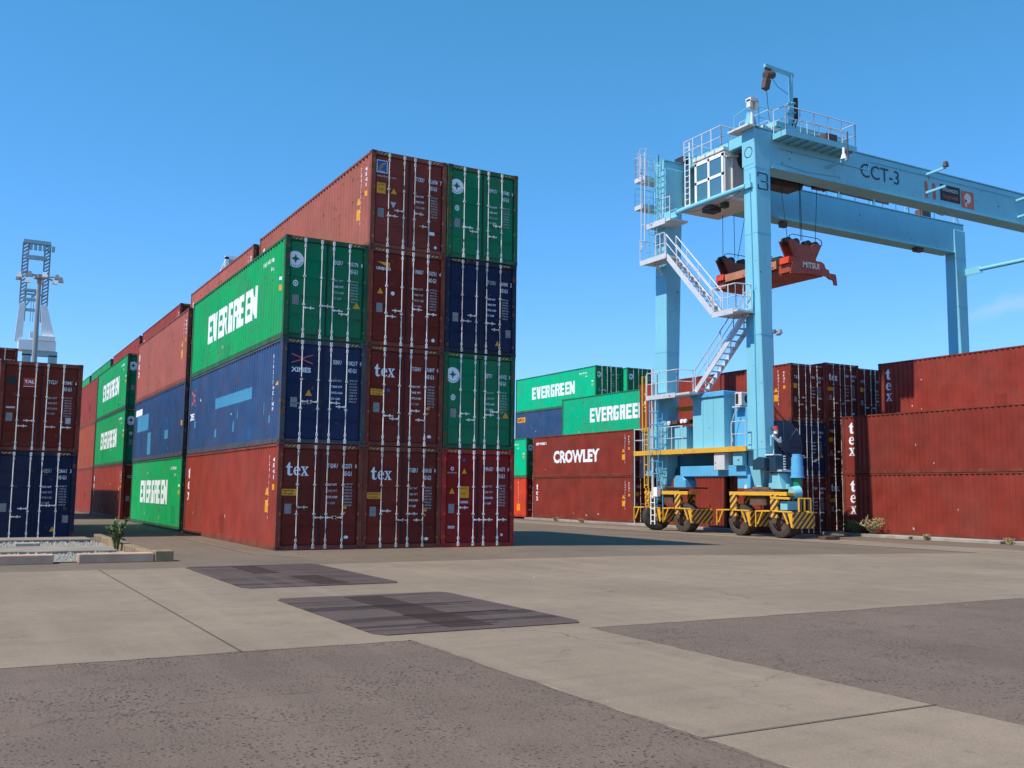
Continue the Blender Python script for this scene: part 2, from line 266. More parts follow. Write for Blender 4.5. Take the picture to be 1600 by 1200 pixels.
# ------------------------------------------------------------------ mesh helpers
class MB:
    def __init__(s): s.v = []; s.f = []
    def add(s, vs, fs):
        n = len(s.v); s.v += [tuple(p) for p in vs]; s.f += [tuple(i + n for i in f) for f in fs]; return s
    def box(s, x0, y0, z0, x1, y1, z1):
        return s.add([(x0, y0, z0), (x1, y0, z0), (x1, y1, z0), (x0, y1, z0), (x0, y0, z1), (x1, y0, z1), (x1, y1, z1), (x0, y1, z1)],
                     [(0, 3, 2, 1), (4, 5, 6, 7), (0, 1, 5, 4), (1, 2, 6, 5), (2, 3, 7, 6), (3, 0, 4, 7)])
    def hexa(s, b, t):                                   # bottom quad, top quad (counter-clockwise from above)
        return s.add(list(b) + list(t), [(0, 3, 2, 1), (4, 5, 6, 7), (0, 1, 5, 4), (1, 2, 6, 5), (2, 3, 7, 6), (3, 0, 4, 7)])
    def tube(s, a, b, r, n=8, r1=None, caps=True):
        a = Vector(a); b = Vector(b); d = b - a
        if d.length < 1e-6: return s
        d.normalize(); u = d.cross(Vector((0, 0, 1)))
        if u.length < 1e-3: u = d.cross(Vector((0, 1, 0)))
        u.normalize(); w = d.cross(u); r1 = r if r1 is None else r1
        vs = [a + (u * math.cos(2 * math.pi * i / n) + w * math.sin(2 * math.pi * i / n)) * r for i in range(n)]
        vs += [b + (u * math.cos(2 * math.pi * i / n) + w * math.sin(2 * math.pi * i / n)) * r1 for i in range(n)]
        fs = [(i, (i + 1) % n, n + (i + 1) % n, n + i) for i in range(n)]
        if caps: fs += [tuple(range(n - 1, -1, -1)), tuple(range(n, 2 * n))]
        return s.add(vs, fs)
    def bar(s, a, b, w, h):                              # rectangular bar, h is vertical-ish
        a = Vector(a); b = Vector(b); d = (b - a).normalized(); u = d.cross(Vector((0, 0, 1)))
        if u.length < 1e-3: u = Vector((1, 0, 0))
        u.normalize(); v = u.cross(d)
        q = lambda p: [p - u * w / 2 - v * h / 2, p + u * w / 2 - v * h / 2, p + u * w / 2 + v * h / 2, p - u * w / 2 + v * h / 2]
        return s.add(q(a) + q(b), [(3, 2, 1, 0), (4, 5, 6, 7), (0, 1, 5, 4), (1, 2, 6, 5), (2, 3, 7, 6), (3, 0, 4, 7)])
    def path(s, pts, r, n=6):
        for i in range(len(pts) - 1): s.tube(pts[i], pts[i + 1], r, n)
        return s
    def prism(s, pts, ax, a, b):                         # polygon in the plane normal to ax, extruded a..b
        def p3(p, t): return {'x': (t, p[0], p[1]), 'y': (p[0], t, p[1]), 'z': (p[0], p[1], t)}[ax]
        n = len(pts); vs = [p3(p, a) for p in pts] + [p3(p, b) for p in pts]
        return s.add(vs, [(i, (i + 1) % n, n + (i + 1) % n, n + i) for i in range(n)] + [tuple(range(n - 1, -1, -1)), tuple(range(n, 2 * n))])
    def disc(s, c, ax, r, n=24, r0=0.0):
        vs = []; c = Vector(c)
        for i in range(n):
            t = 2 * math.pi * i / n; a, b = math.cos(t), math.sin(t)
            o = {'x': (0, a, b), 'y': (a, 0, b), 'z': (a, b, 0)}[ax]; vs.append(c + Vector(o) * r)
        if r0:
            for i in range(n):
                t = 2 * math.pi * i / n; a, b = math.cos(t), math.sin(t)
                o = {'x': (0, a, b), 'y': (a, 0, b), 'z': (a, b, 0)}[ax]; vs.append(c + Vector(o) * r0)
            return s.add(vs, [(i, (i + 1) % n, n + (i + 1) % n, n + i) for i in range(n)])
        return s.add(vs, [tuple(range(n))])
    def mesh(s, name, m, smooth=False):
        me = bpy.data.meshes.new(name); me.from_pydata(s.v, [], s.f)
        bm = bmesh.new(); bm.from_mesh(me); bmesh.ops.recalc_face_normals(bm, faces=bm.faces); bm.to_mesh(me); bm.free()
        me.materials.append(m)
        if smooth:
            me.polygons.foreach_set('use_smooth', [True] * len(me.polygons)); me.set_sharp_from_angle(angle=R(35))
        return me
    def build(s, name, m, parent=None, bevel=0.0, smooth=False):
        if parent is not None:
            o = wloc(parent); s.v = [(a - o.x, b - o.y, c - o.z) for a, b, c in s.v]
        ob = link(name, s.mesh(name, m, smooth), parent)
        if bevel:
            md = ob.modifiers.new('bevel', 'BEVEL'); md.width = bevel; md.segments = 1; md.limit_method = 'ANGLE'
        return ob
def wloc(o):
    v = Vector(o.location)
    while o.parent is not None: o = o.parent; v += Vector(o.location)
    return v
def link(name, me, parent=None, loc=(0, 0, 0)):
    o = bpy.data.objects.new(name, me); C.objects.link(o); o.parent = parent; o.location = loc; return o
def tag(o, label=None, cat=None, group=None, kind=None):
    if label: o['label'] = label
    if cat: o['category'] = cat
    if group: o['group'] = group
    if kind: o['kind'] = kind
    return o
def empty(name, loc, label, cat, group=None):
    o = bpy.data.objects.new(name, None); C.objects.link(o); o.location = loc; o.empty_display_size = 0.3; return tag(o, label, cat, group)

# ------------------------------------------------------------------ lettering
_tc = {}
def text_data(s, size, bold=0.0, sx=1.0, align='LEFT', res=2):
    """flat lettering as verts (x right, z up) and faces; origin on the baseline"""
    k = (s, size, bold, sx, align, res)
    if k in _tc: return _tc[k]
    cu = bpy.data.curves.new('lettering', 'FONT'); cu.body = s; cu.size = size; cu.offset = bold; cu.resolution_u = res; cu.align_x = align
    ob = bpy.data.objects.new('lettering', cu); C.objects.link(ob); bpy.context.view_layer.update()
    dg = bpy.context.evaluated_depsgraph_get(); me = bpy.data.meshes.new_from_object(ob.evaluated_get(dg))
    vs = [(v.co.x * sx, v.co.y) for v in me.vertices]; fs = [tuple(p.vertices) for p in me.polygons]
    bpy.data.objects.remove(ob); bpy.data.curves.remove(cu); bpy.data.meshes.remove(me)
    _tc[k] = (vs, fs); return _tc[k]
# hand drawn serif letters for the short lower-case word, unit height about 1
SERIF = {
 't': [[(.10, .68), (.30, 1.0), (.40, 1.0), (.40, .70), (.58, .70), (.58, .60), (.40, .60), (.40, .20), (.44, .12), (.50, .12), (.60, .20), (.60, .08), (.48, 0), (.34, 0), (.22, .06), (.18, .18), (.18, .60), (.05, .60), (.05, .68)]],
 'e': [[(.30, 0), (.12, .10), (.03, .35), (.12, .62), (.32, .73), (.32, .64), (.24, .56), (.22, .42), (.22, .30), (.26, .18), (.34, .12)],
       [(.32, .73), (.52, .66), (.62, .50), (.63, .36), (.22, .36), (.22, .44), (.44, .44), (.44, .54), (.40, .62), (.32, .64)],
       [(.30, 0), (.34, .12), (.46, .12), (.58, .20), (.62, .15), (.50, .03)]],
 'x': [[(.02, .71), (.36, .71), (.36, .65), (.28, .63), (.62, .07), (.69, .06), (.69, 0), (.36, 0), (.36, .06), (.42, .08), (.10, .63), (.02, .65)],
       [(.42, .71), (.68, .71), (.68, .65), (.60, .63), (.46, .44), (.40, .52), (.48, .64), (.42, .66)],
       [(.02, 0), (.26, 0), (.26, .06), (.20, .08), (.31, .24), (.26, .34), (.09, .08), (.02, .06)]],
}
BLOCK = {   # heavy block capitals as non-overlapping pieces, height 1
 'E': [[(0, 0), (.28, 0), (.28, 1), (0, 1)], [(.28, .78), (.70, .78), (.70, 1), (.28, 1)], [(.28, .41), (.63, .41), (.63, .59), (.28, .59)], [(.28, 0), (.70, 0), (.70, .23), (.28, .23)]],
 'V': [[(0, 1), (.29, 1), (.40, .36), (.40, 0), (.22, 0)], [(.80, 1), (.51, 1), (.40, .36), (.40, 0), (.58, 0)]],
 'R': [[(0, 0), (.29, 0), (.29, 1), (0, 1)], [(.29, .78), (.50, .78), (.50, 1), (.29, 1)], [(.50, 1), (.50, .42), (.66, .42), (.74, .54), (.74, .90), (.64, 1)], [(.29, .42), (.50, .42), (.50, .60), (.29, .60)], [(.40, .42), (.66, .42), (.78, 0), (.50, 0)]],
 'G': [[(.10, 0), (.29, 0), (.29, 1), (.10, 1), (0, .88), (0, .12)], [(.29, .78), (.74, .78), (.74, .90), (.64, 1), (.29, 1)], [(.29, 0), (.64, 0), (.74, .12), (.74, .24), (.29, .24)], [(.48, .24), (.74, .24), (.74, .56), (.40, .56), (.40, .40), (.48, .40)]],
 'N': [[(0, 0), (.25, 0), (.25, .45), (.25, 1), (0, 1)], [(.25, 1), (.25, .45), (.52, 0), (.52, .55)], [(.52, 0), (.78, 0), (.78, 1), (.52, 1), (.52, .55)]],
}
BW = {'E': .80, 'V': .86, 'R': .87, 'G': .84, 'N': .80}
def block_data(word, h, sx):
    vs = []; fs = []; tot = sum(BW[c] for c in word); x = -tot / 2
    for ch in word:
        for poly in BLOCK[ch]:
            n = len(vs); vs += [((px + x) * h * sx, pz * h) for px, pz in poly]; fs.append(tuple(range(n, n + len(poly))))
        x += BW[ch]
    return vs, fs
def serif_data(word, h, vertical=False):
    vs = []; fs = []; x = 0; y = 0
    for ch in word:
        for poly in SERIF[ch]:
            n = len(vs); vs += [((px + (0 if vertical else x)) * h, (pz + y) * h) for px, pz in poly]; fs.append(tuple(range(n, n + len(poly))))
        if vertical: y -= 0.98
        x += 0.64
    return vs, fs

# ------------------------------------------------------------------ containers
W, H, L40 = 2.438, 2.896, 12.192
PER = 0.278
def corr(y):                                             # depth of the side corrugation below the outer face
    t = (y / PER) % 1.0
    if t < 0.27: return 0.0
    if t < 0.50: return 0.036 * (t - 0.27) / 0.23
    if t < 0.77: return 0.036
    return 0.036 * (1 - (t - 0.77) / 0.23)
def corr_breaks(a, b):
    ys = [a]; k = math.floor(a / PER)
    while k * PER < b:
        for q in (0, .27, .50, .77):
            y = (k + q) * PER
            if a + 1e-4 < y < b - 1e-4: ys.append(y)
        k += 1
    return ys + [b]
OUT = 0.016                                              # outer face of the corrugation behind the rails
def side_mesh(Lc, sgn, material):
    b = MB(); ys = corr_breaks(0.15, Lc - 0.15)
    for y in ys:
        x = OUT + corr(y); x = x if sgn < 0 else W - x
        b.v += [(x, y, 0.15), (x, y, H - 0.05)]
    b.f = [(2 * i, 2 * i + 2, 2 * i + 3, 2 * i + 1) for i in range(len(ys) - 1)]
    return b.mesh('side_panel', material)
_mc = {}
def shared(key, fn):
    if key not in _mc: _mc[key] = fn()
    return _mc[key]
def frame_mesh(Lc, m):
    b = MB()
    for y0, y1 in ((0, .15), (Lc - .15, Lc)):
        for x0, x1 in ((0.0, .13), (W - .13, W)): b.box(x0, y0 + .003, .118, x1, y1 - .003, H - .118)
    for x0, x1 in ((0.004, .07), (W - .07, W - .004)):
        b.box(x0, .15, H - .075, x1, Lc - .15, H - .012); b.box(x0, .15, .01, x1, Lc - .15, .165)
    b.box(.13, .012, H - .13, W - .13, .10, H - .008)    # header
    b.box(.13, .012, .012, W - .13, .12, .12)            # sill
    b.box(.13, Lc - .10, H - .12, W - .13, Lc - .012, H - .01); b.box(.13, Lc - .12, .012, W - .13, Lc - .012, .15)
    return b.mesh('frame', m)
def roof_mesh(Lc, m):
    b = MB(); n = 42
    for i in range(n + 1):
        y = .15 + (Lc - .3) * i / n; z = H - .03 - (.018 if i % 2 else 0)
        b.v += [(.07, y, z), (W - .07, y, z)]
    b.f = [(2 * i, 2 * i + 1, 2 * i + 3, 2 * i + 2) for i in range(n)]
    k = len(b.v); b.v += [(.07, .12, .09), (W - .07, .12, .09), (W - .07, Lc - .12, .09), (.07, Lc - .12, .09)]; b.f.append((k, k + 3, k + 2, k + 1))
    return b.mesh('roof_panel', m)
def back_mesh(Lc, m):
    b = MB(); xs = [.13 + i * (W - .26) / 16 for i in range(17)]
    for i, x in enumerate(xs): y = Lc - .03 - (.035 if i % 2 else 0); b.v += [(x, y, .14), (x, y, H - .11)]
    b.f = [(2 * i, 2 * i + 2, 2 * i + 3, 2 * i + 1) for i in range(16)]
    return b.mesh('end_panel', m)
def casting_mesh(m):
    b = MB(); b.box(0, 0, 0, .162, .178, .118)
    return b.mesh('corner_casting', m)
def hole_mesh():
    b = MB()
    return b
DW = (W - .26) / 2
def door_mesh(m):
    b = MB(); z0, z1 = .135, H - .145; w = DW - .02; n = 5; g = .05
    yr, yf = .058, .040                                  # recessed web and raised field
    b.box(0.01, yr, z0, w, .09, z1)
    hz = (z1 - z0) / n
    for i in range(n):
        a = z0 + i * hz + (.0 if i == 0 else g / 2); c = z0 + (i + 1) * hz - (.0 if i == n - 1 else g / 2)
        b.hexa([(0.03, yr + .001, a), (w - .02, yr + .001, a), (w - .02, yr + .002, a), (0.03, yr + .002, a)], [(0.03, yr + .001, c), (w - .02, yr + .001, c), (w - .02, yr + .002, c), (0.03, yr + .002, c)])
        b.add([(0.03, yr, a), (w - .02, yr, a), (w - .02, yr, c), (0.03, yr, c), (0.05, yf, a + .02), (w - .04, yf, a + .02), (w - .04, yf, c - .02), (0.05, yf, c - .02)],
              [(4, 5, 6, 7), (0, 1, 5, 4), (1, 2, 6, 5), (2, 3, 7, 6), (3, 0, 4, 7)])
    return b.mesh('door', m)
def seal_mesh():
    b = MB(); x = .128
    b.box(x, .050, .121, W - x, .056, .137); b.box(x, .050, H - .147, W - x, .056, H - .131)
    for xx in (x, W - x - .02, W / 2 - .016): b.box(xx, .046, .137, xx + (.02 if xx != W / 2 - .016 else .032), .052, H - .147)
    return b.mesh('door_seal', M['gasket'])
def bar_mesh(hz, hlen, hdir, m):
    """one vertical locking bar with cams, guide brackets and its handle"""
    b = MB(); y = .004
    b.tube((0, y, .07), (0, y, H - .07), .0165, 8)
    for z in (.035, H - .155): b.box(-.032, -.018, z, .032, .03, z + .12)
    for z in (.22, H - .30): b.box(-.026, -.016, z, .026, .04, z + .09)
    for z in (.95, 1.75): b.box(-.035, -.016, z, .035, .04, z + .05)
    e = hdir * hlen
    b.bar((hdir * .01, -.016, hz), (e, -.016, hz), .012, .032); b.box(min(e * .62, e * .7), -.02, hz - .045, max(e * .62, e * .7), .04, hz + .045)
    b.box(min(e * .1, e * .2), -.024, hz - .03, max(e * .1, e * .2), .0, hz + .03)
    return b.mesh('locking_bar', m)
def hinge_mesh(sgn, m):
    b = MB()
    for z in (.28, .95, 1.75, 2.55): b.box(-.05, -.006, z, .05, .05, z + .05); b.tube((0, -.006, z - .03), (0, -.006, z + .08), .014, 6)
    return b.mesh('hinge', m)

def flat_mesh(vs, fs, y, name, m, ox, oz):
    me = bpy.data.meshes.new(name); me.from_pydata([(ox + a, y, oz + b) for a, b in vs], [], fs); me.materials.append(m); return me
jit = [0.0, 0.0]
class Decal:                                             # collects door markings of one material
    def __init__(s, y=0.036): s.v = []; s.f = []; s.y = y
    def poly(s, vs, fs, ox=0, oz=0, dy=0):
        n = len(s.v); s.v += [(ox + a, s.y + dy, oz + b) for a, b in vs]; s.f += [tuple(i + n for i in f) for f in fs]; return s
    def text(s, t, ox, oz, size, bold=0, sx=1, res=1, dy=0): return s.poly(*text_data(t, size, bold, sx, 'LEFT', res), ox, oz, dy)
    def rect(s, x0, z0, x1, z1, dy=0): return s.poly([(x0, z0), (x1, z0), (x1, z1), (x0, z1)], [(0, 1, 2, 3)], 0, 0, dy)
    def disc(s, cx, cz, r, n=20, r0=0, dy=0, sx=1):
        a = [(cx + r * sx * math.cos(2 * math.pi * i / n), cz + r * math.sin(2 * math.pi * i / n)) for i in range(n)]
        if r0:
            a += [(cx + r0 * sx * math.cos(2 * math.pi * i / n), cz + r0 * math.sin(2 * math.pi * i / n)) for i in range(n)]
            return s.poly(a, [(i, (i + 1) % n, n + (i + 1) % n, n + i) for i in range(n)], 0, 0, dy)
        return s.poly(a, [tuple(range(n))], 0, 0, dy)
    def build(s, name, m, parent):
        if not s.v: return
        me = bpy.data.meshes.new(name); me.from_pydata([(x + jit[0], y, z + jit[1]) for x, y, z in s.v], [], s.f); me.materials.append(m); return link(name, me, parent)

def side_text(vs, fs, y_start, z, parent, m, name='side_lettering'):
    """lettering painted on the left side: reads along -y, follows the corrugation"""
    bm = bmesh.new(); bv = [bm.verts.new((y_start - a, z + b, 0)) for a, b in vs]
    for f in fs:
        try: bm.faces.new([bv[i] for i in f])
        except ValueError: pass
    ys = [v.co.x for v in bm.verts]; lo, hi = min(ys), max(ys)
    for y in corr_breaks(lo, hi)[1:-1]:
        bmesh.ops.bisect_plane(bm, geom=bm.verts[:] + bm.edges[:] + bm.faces[:], plane_co=(y, 0, 0), plane_no=(1, 0, 0), dist=1e-5)
    for v in bm.verts:
        y, zz = v.co.x, v.co.y; v.co = (OUT + corr(y) - 0.0025, y, zz)
    me = bpy.data.meshes.new(name); bm.to_mesh(me); bm.free(); me.materials.append(m); return link(name, me, parent)
def rect2(x0, z0, x1, z1): return [(x0, z0), (x1, z0), (x1, z1), (x0, z1)], [(0, 1, 2, 3)]
def side_marks(c, Lc, kind, seed, repair=None):
    rnd = random.Random(seed)
    ctr = .51
    if kind == 'evergreen_low': kind, ctr = 'evergreen', .435
    if kind == 'evergreen':
        vs, fs = block_data('EVERGREEN', 1.0, .87)
        side_text(vs, fs, Lc * ctr, .98, c, M['letter'])
        vs, fs = text_data('EGHU 9051708', 0.17, 0.004, 0.9, 'LEFT', 1); side_text(vs, fs, 2.3, 2.38, c, M['letter'], 'side_number')
        vs, fs = text_data('45G1', 0.15, 0.004, 0.9, 'LEFT', 1); side_text(vs, fs, 1.5, 2.12, c, M['letter'], 'side_number')
        vs, fs = rect2(0, 0, .16, .09); side_text(vs, fs, .60, 1.70, c, M['letter'], 'side_mark')
        vs, fs = rect2(0, 0, .13, .16); side_text(vs, fs, .60, 1.40, c, M['sticker'], 'side_mark')
    if kind == 'crowley':
        vs, fs = text_data('CROWLEY', 1.10, 0.050, 1.06, 'CENTER', 3); side_text(vs, fs, Lc * .545, 1.00, c, M['letter'])
        vs, fs = text_data('RESPONSIBLY.', 0.24, 0.010, 1.0, 'LEFT', 1); side_text(vs, fs, Lc - .35, 2.30, c, M['letter'], 'side_slogan')
    if kind in ('brown', 'crowley', 'tex', 'texfar'):
        b = []
        s = 'TGHU6623710' if kind != 'crowley' else 'CMCU4510672'
        for i, ch in enumerate(s):
            vs, fs = text_data(ch, 0.17, 0.004, 0.9, 'LEFT', 1); n = len(b)
            b.append(([(a, z - i * .165) for a, z in vs], fs))
        V = []; Fc = []
        for vs, fs in b: n = len(V); V += vs; Fc += [tuple(i + n for i in f) for f in fs]
        if kind != 'tex': side_text(V, Fc, .95, 2.45, c, M['letter'], 'side_number')
        V2 = []; F2 = []
        for i, ch in enumerate('45G1'):
            vs, fs = text_data(ch, 0.15, 0.004, 0.9, 'LEFT', 1); n = len(V2); V2 += [(a, z - i * .16) for a, z in vs]; F2 += [tuple(k + n for k in f) for f in fs]
        side_text(V2, F2, .55, 2.40, c, M['letter'], 'side_number')
        if kind != 'tex':
            vs, fs = rect2(0, 0, .30, .34); side_text(vs, fs, 1.25, 1.00, c, M['sticker'], 'caution_sticker')
            vs, fs = [(0, 0), (.24, 0), (.12, .22)], [(0, 1, 2)]; side_text(vs, fs, 1.20, 1.48, c, M['sticker'], 'caution_sticker')
            vs, fs = rect2(0, 0, .12, .16); side_text(vs, fs, .55, 1.62, c, M['sticker'], 'side_mark')
    if kind in ('tex', 'texfar', 'brown'):
        vs, fs = serif_data('tex', 0.56 if kind == 'tex' else .40, True); side_text(vs, fs, Lc - (.42 if kind == 'tex' else .45), 2.0, c, M['letter'])
    if kind == 'xines':
        vs, fs = [(0, 0), (.12, 0), (.42, .26), (.72, 0), (.84, 0), (.48, .32), (.84, .64), (.72, .64), (.42, .38), (.12, .64), (0, .64), (.36, .32)], [(0, 1, 2, 11), (2, 3, 4, 5), (5, 6, 7, 8), (8, 9, 10, 11), (2, 5, 8, 11)]
        side_text([(a * .9, z * .95) for a, z in vs], fs, Lc - .35, 1.78, c, M['letterorange'], 'side_emblem')
        vs, fs = text_data('XINES', 0.33, 0.012, 0.8, 'LEFT', 2); side_text(vs, fs, Lc - .25, 1.28, c, M['letter'])
        vs, fs = rect2(0, 0, 4.9, .36); side_text(vs, fs, 8.0, 1.44, c, M['patch'], 'paint_patch')
        V = []; Fc = []
        for i in range(9):
            a, b2 = rnd.uniform(.9, 11.2), rnd.uniform(.25, 1.0); n = len(V); V += [(-a, b2), (-a + .09, b2), (-a + .09, b2 + rnd.uniform(.1, .5)), (-a, b2 + .2)]; Fc.append((n, n + 1, n + 2, n + 3))
        side_text(V, Fc, 0, 0, c, M['patch'], 'paint_patch')
        V = []; Fc = []
        for i in range(11):
            vs, fs = text_data('818217OXINU'[i], 0.15, .004, .9, 'LEFT', 1); n = len(V); V += [(a, z - i * .15) for a, z in vs]; Fc += [tuple(k + n for k in f) for f in fs]
        side_text(V, Fc, .9, 2.42, c, M['letter'], 'side_number')
        vs, fs = [(0, 0), (.26, 0), (.26, .24)], [(0, 1, 2)]; side_text(vs, fs, .62, 1.62, c, M['sticker'], 'caution_sticker')
    if kind == 'bluepatch':
        vs, fs = rect2(0, 0, 3.1, .75); side_text(vs, fs, Lc - .9, 1.40, c, M['patch'], 'paint_patch')
        vs, fs = rect2(0, 0, .9, 1.0); side_text(vs, fs, 8.2, .1 + .15, c, M['patch'], 'paint_patch')
        vs, fs = rect2(0, 0, .8, .36); side_text(vs, fs, 4.1, .80, c, M['patch'], 'paint_patch')
        vs, fs = rect2(0, 0, 1.9, .30); side_text(vs, fs, Lc - .30, 2.18, c, M['letter'], 'side_mark')
        vs, fs = rect2(0, 0, .2, .2); side_text(vs, fs, .6, 1.2, c, M['sticker'], 'caution_sticker')
    if kind == 'blueorange':
        vs, fs = rect2(0, 0, 1.35, .42); side_text(vs, fs, Lc - .30, 2.02, c, M['sticker'], 'side_logo')
        vs, fs = text_data('SEACO', 0.32, 0.012, 1.0, 'LEFT', 1); s = side_text(vs, fs, Lc - .42, 2.12, c, M['black'], 'side_lettering'); s.location.x -= .003
    if kind == 'seacol':
        V = []; Fc = []
        for i, ch in enumerate('MAGU5306710'):
            vs, fs = text_data(ch, 0.20, .004, .9, 'LEFT', 1); n = len(V); V += [(a, z - i * .19) for a, z in vs]; Fc += [tuple(k + n for k in f) for f in fs]
        side_text(V, Fc, 1.3, 2.45, c, M['letter'], 'side_number')
        vs, fs = rect2(0, 0, .4, .5); side_text(vs, fs, 1.4, .45, c, M['sticker'], 'caution_sticker')
    V = []; Fc = []; npt = rnd.choice((0, 1, 1, 2))
    for i in range(npt):
        a, z, w, h = rnd.uniform(1, Lc - 2.5), rnd.choice((.2, .25, .9)), rnd.uniform(.5, 1.2), rnd.uniform(.35, .9); n = len(V); V += [(-a - w, z), (-a, z), (-a, z + h), (-a - w, z + h)]; Fc.append((n, n + 1, n + 2, n + 3))
    if V and repair: o = side_text(V, Fc, 0, 0, c, repair, 'repair_panel'); o.location.x += .0015
    # scuffs where twist locks and trailers rubbed the paint
    V = []; Fc = []
    for i in range(rnd.randint(1, 4)):
        a, z, w = rnd.uniform(1, Lc - 1), rnd.choice((rnd.uniform(.25, .6), rnd.uniform(.3, 2.3))), rnd.uniform(.04, .12); n = len(V)
        V += [(a, z), (a + w, z + .01), (a + w * .8, z + rnd.uniform(.05, .14)), (a + w * .1, z + .06)]; Fc.append((n, n + 1, n + 2, n + 3))
    side_text([(-a, z) for a, z in V], Fc, 0, 0, c, M['lettergrey'], 'scuff_mark')

def door_marks(c, kind, seed, number=None):
    rnd = random.Random(seed); wt = Decal(); gy = Decal(); ye = Decal(); pl = Decal(); bl = Decal(); bk = Decal(); og = Decal()
    jit[0], jit[1] = rnd.uniform(-.03, .03), rnd.uniform(-.05, .05)
    number = number or 'TGHU %06d %d' % (rnd.randint(100000, 999999), rnd.randint(0, 9))
    a, b_, d_ = (number.split() + ['', ''])[:3]
    (wt if kind not in ('navy',) else gy).text(a, 1.43, 2.21, .175, .003, .60); wt.text(b_, 1.84, 2.21, .175, .003, .60); wt.text(d_, 2.23, 2.21, .175, .003, .66)
    wt.text('45G1', 1.88, 2.00, .175, .003, .70)
    z = 1.72
    for i, l in enumerate(('MAX WT', 'TARE WT', 'PAYLOAD', 'CU CAP')):
        (gy if rnd.random() < .5 else wt).text(l, 1.40, z, .085, .002, .9, 1)
        gy.text('%05d KG' % rnd.randint(3000, 32500), 1.93, z + .03, .072, .001, .8, 1); gy.text('%05d LB' % rnd.randint(7000, 72000), 1.93, z - .055, .072, .001, .8, 1)
        z -= .17
    pl.rect(.25, .95, .44, 1.22)
    if kind == 'tex':
        vs, fs = serif_data('tex', .36); wt.poly([(p * .92, q) for p, q in vs], fs, .24, 1.98)
        ye.rect(.16, 1.44, .56, 1.62, -.001); bk.text('CAUTION', .19, 1.545, .075, .002, .9, 1, -.002); bk.text('9\'6" HIGH', .21, 1.46, .07, .002, .9, 1, -.002)
        ye.disc(1.96, 1.12, .04, 12, 0, 0, 1.6); ye.poly([(1.92, 1.0), (2.0, 1.0), (1.96, .93)], [(0, 2, 1)])
        if rnd.random() < .5: bl.disc(.70, 1.60, .05)
        wt.disc(2.02, .30, .045, 10, 0, 0, 1.5)
    if kind == 'green':
        wt.disc(.31, 2.22, .235, 28); 
        st = []
        for i in range(8):
            t = math.pi / 4 * i + math.pi / 2; r = .13 if i % 2 == 0 else .055; st.append((.31 + r * math.cos(t), 2.24 + r * math.sin(t)))
        og.poly(st, [tuple(range(8))], 0, 0, -.002)
        for i in range(9):                              # small lettering round the lower rim
            t = math.pi * (1.12 + .095 * i); og.rect(.31 + .19 * math.cos(t) - .012, 2.22 + .19 * math.sin(t) - .018, .31 + .19 * math.cos(t) + .012, 2.22 + .19 * math.sin(t) + .018, -.002)
        if seed % 2: wt.disc(.33, 1.55, .09, 16, 0, 0, .85); og.disc(.33, 1.55, .05, 12, .03, -.002)
        if seed % 3 == 0: ye.poly([(2.02, 1.0), (2.24, 1.0), (2.13, 1.2)], [(0, 1, 2)])
    if kind == 'xines':
        for q in (-1, 1):
            P = [(.55 + .30 * t, 2.30 + q * .12 * (abs(t) ** .75) * (1 if t > 0 else -1)) for t in [i / 8 - 1 for i in range(17)]]
            V = [(x, z - .018) for x, z in P] + [(x, z + .018) for x, z in P]; ob = Decal(.036 - .001 * (q > 0)); ob.poly(V, [(i, i + 1, 18 + i, 17 + i) for i in range(16)]); ob.build('emblem', M['letterorange'], c)
        wt.text('XINES', .26, 1.93, .18, .006, 1.12, 2)
        ye.poly([(.66, 1.28), (.86, 1.28), (.76, 1.46)], [(0, 1, 2)]); gy.text('SPECIALISED REPAIRS ONLY', .24, 1.04, .055, .001, .85)
    if kind == 'florens':
        wt.rect(.18, 2.28, .52, 2.66); bl.rect(.20, 2.30, .50, 2.64, -.002)
        P = []
        for i in range(9):
            t = i / 8; P.append((.24 + .22 * t, 2.40 + .16 * math.sin(t * 1.5)))
        og2 = Decal(.032); V = P + [(x, z + .04 * (1 - .6 * abs(i / 8 - .5))) for i, (x, z) in enumerate(P)]; og2.poly(V, [(i, i + 1, 10 + i, 9 + i) for i in range(8)]); og2.poly([(p, q - .08) for p, q in V[:6] + V[9:15]], [(i, i + 1, 7 + i, 6 + i) for i in range(5)]); og2.build('emblem', M['sticker'], c)
        wt.text('FLORENS', .23, 2.305, .05, .001, 1, 1, -.004); gy.text('www.florens.com', .20, 2.16, .085, .002, 1.0)
        ye.rect(.20, 1.66, .48, 1.98, -.001); bk.text('CAUTION', .215, 1.90, .055, .001, .9, 1, -.002); bk.text("9'6\"", .27, 1.74, .10, .002, .9, 1, -.002)
        ye.poly([(.64, 1.70), (.84, 1.70), (.74, 1.87)], [(0, 1, 2)]); gy.poly([(.64, 1.45), (.82, 1.45), (.73, 1.26)], [(0, 2, 1)]); wt.rect(1.88, .62, 2.08, .72); wt.disc(2.12, .26, .045)
    if kind == 'yellowflag':
        ye.poly([(.24, 2.44), (.64, 2.44), (.64, 2.28)], [(0, 2, 1)], 0, 0, -.001); wt.text('UNISON', .22, 2.20, .13, .004, .90, 1)
        ye.poly([(.27, 1.50), (.45, 1.50), (.36, 1.68)], [(0, 1, 2)]); wt.disc(.75, 1.54, .06); wt.disc(2.07, .26, .055)
    if kind == 'navy':
        ye.poly([(1.72, .32), (1.88, .32), (1.80, .48)], [(0, 1, 2)]); pl.rect(2.08, .60, 2.26, .84)
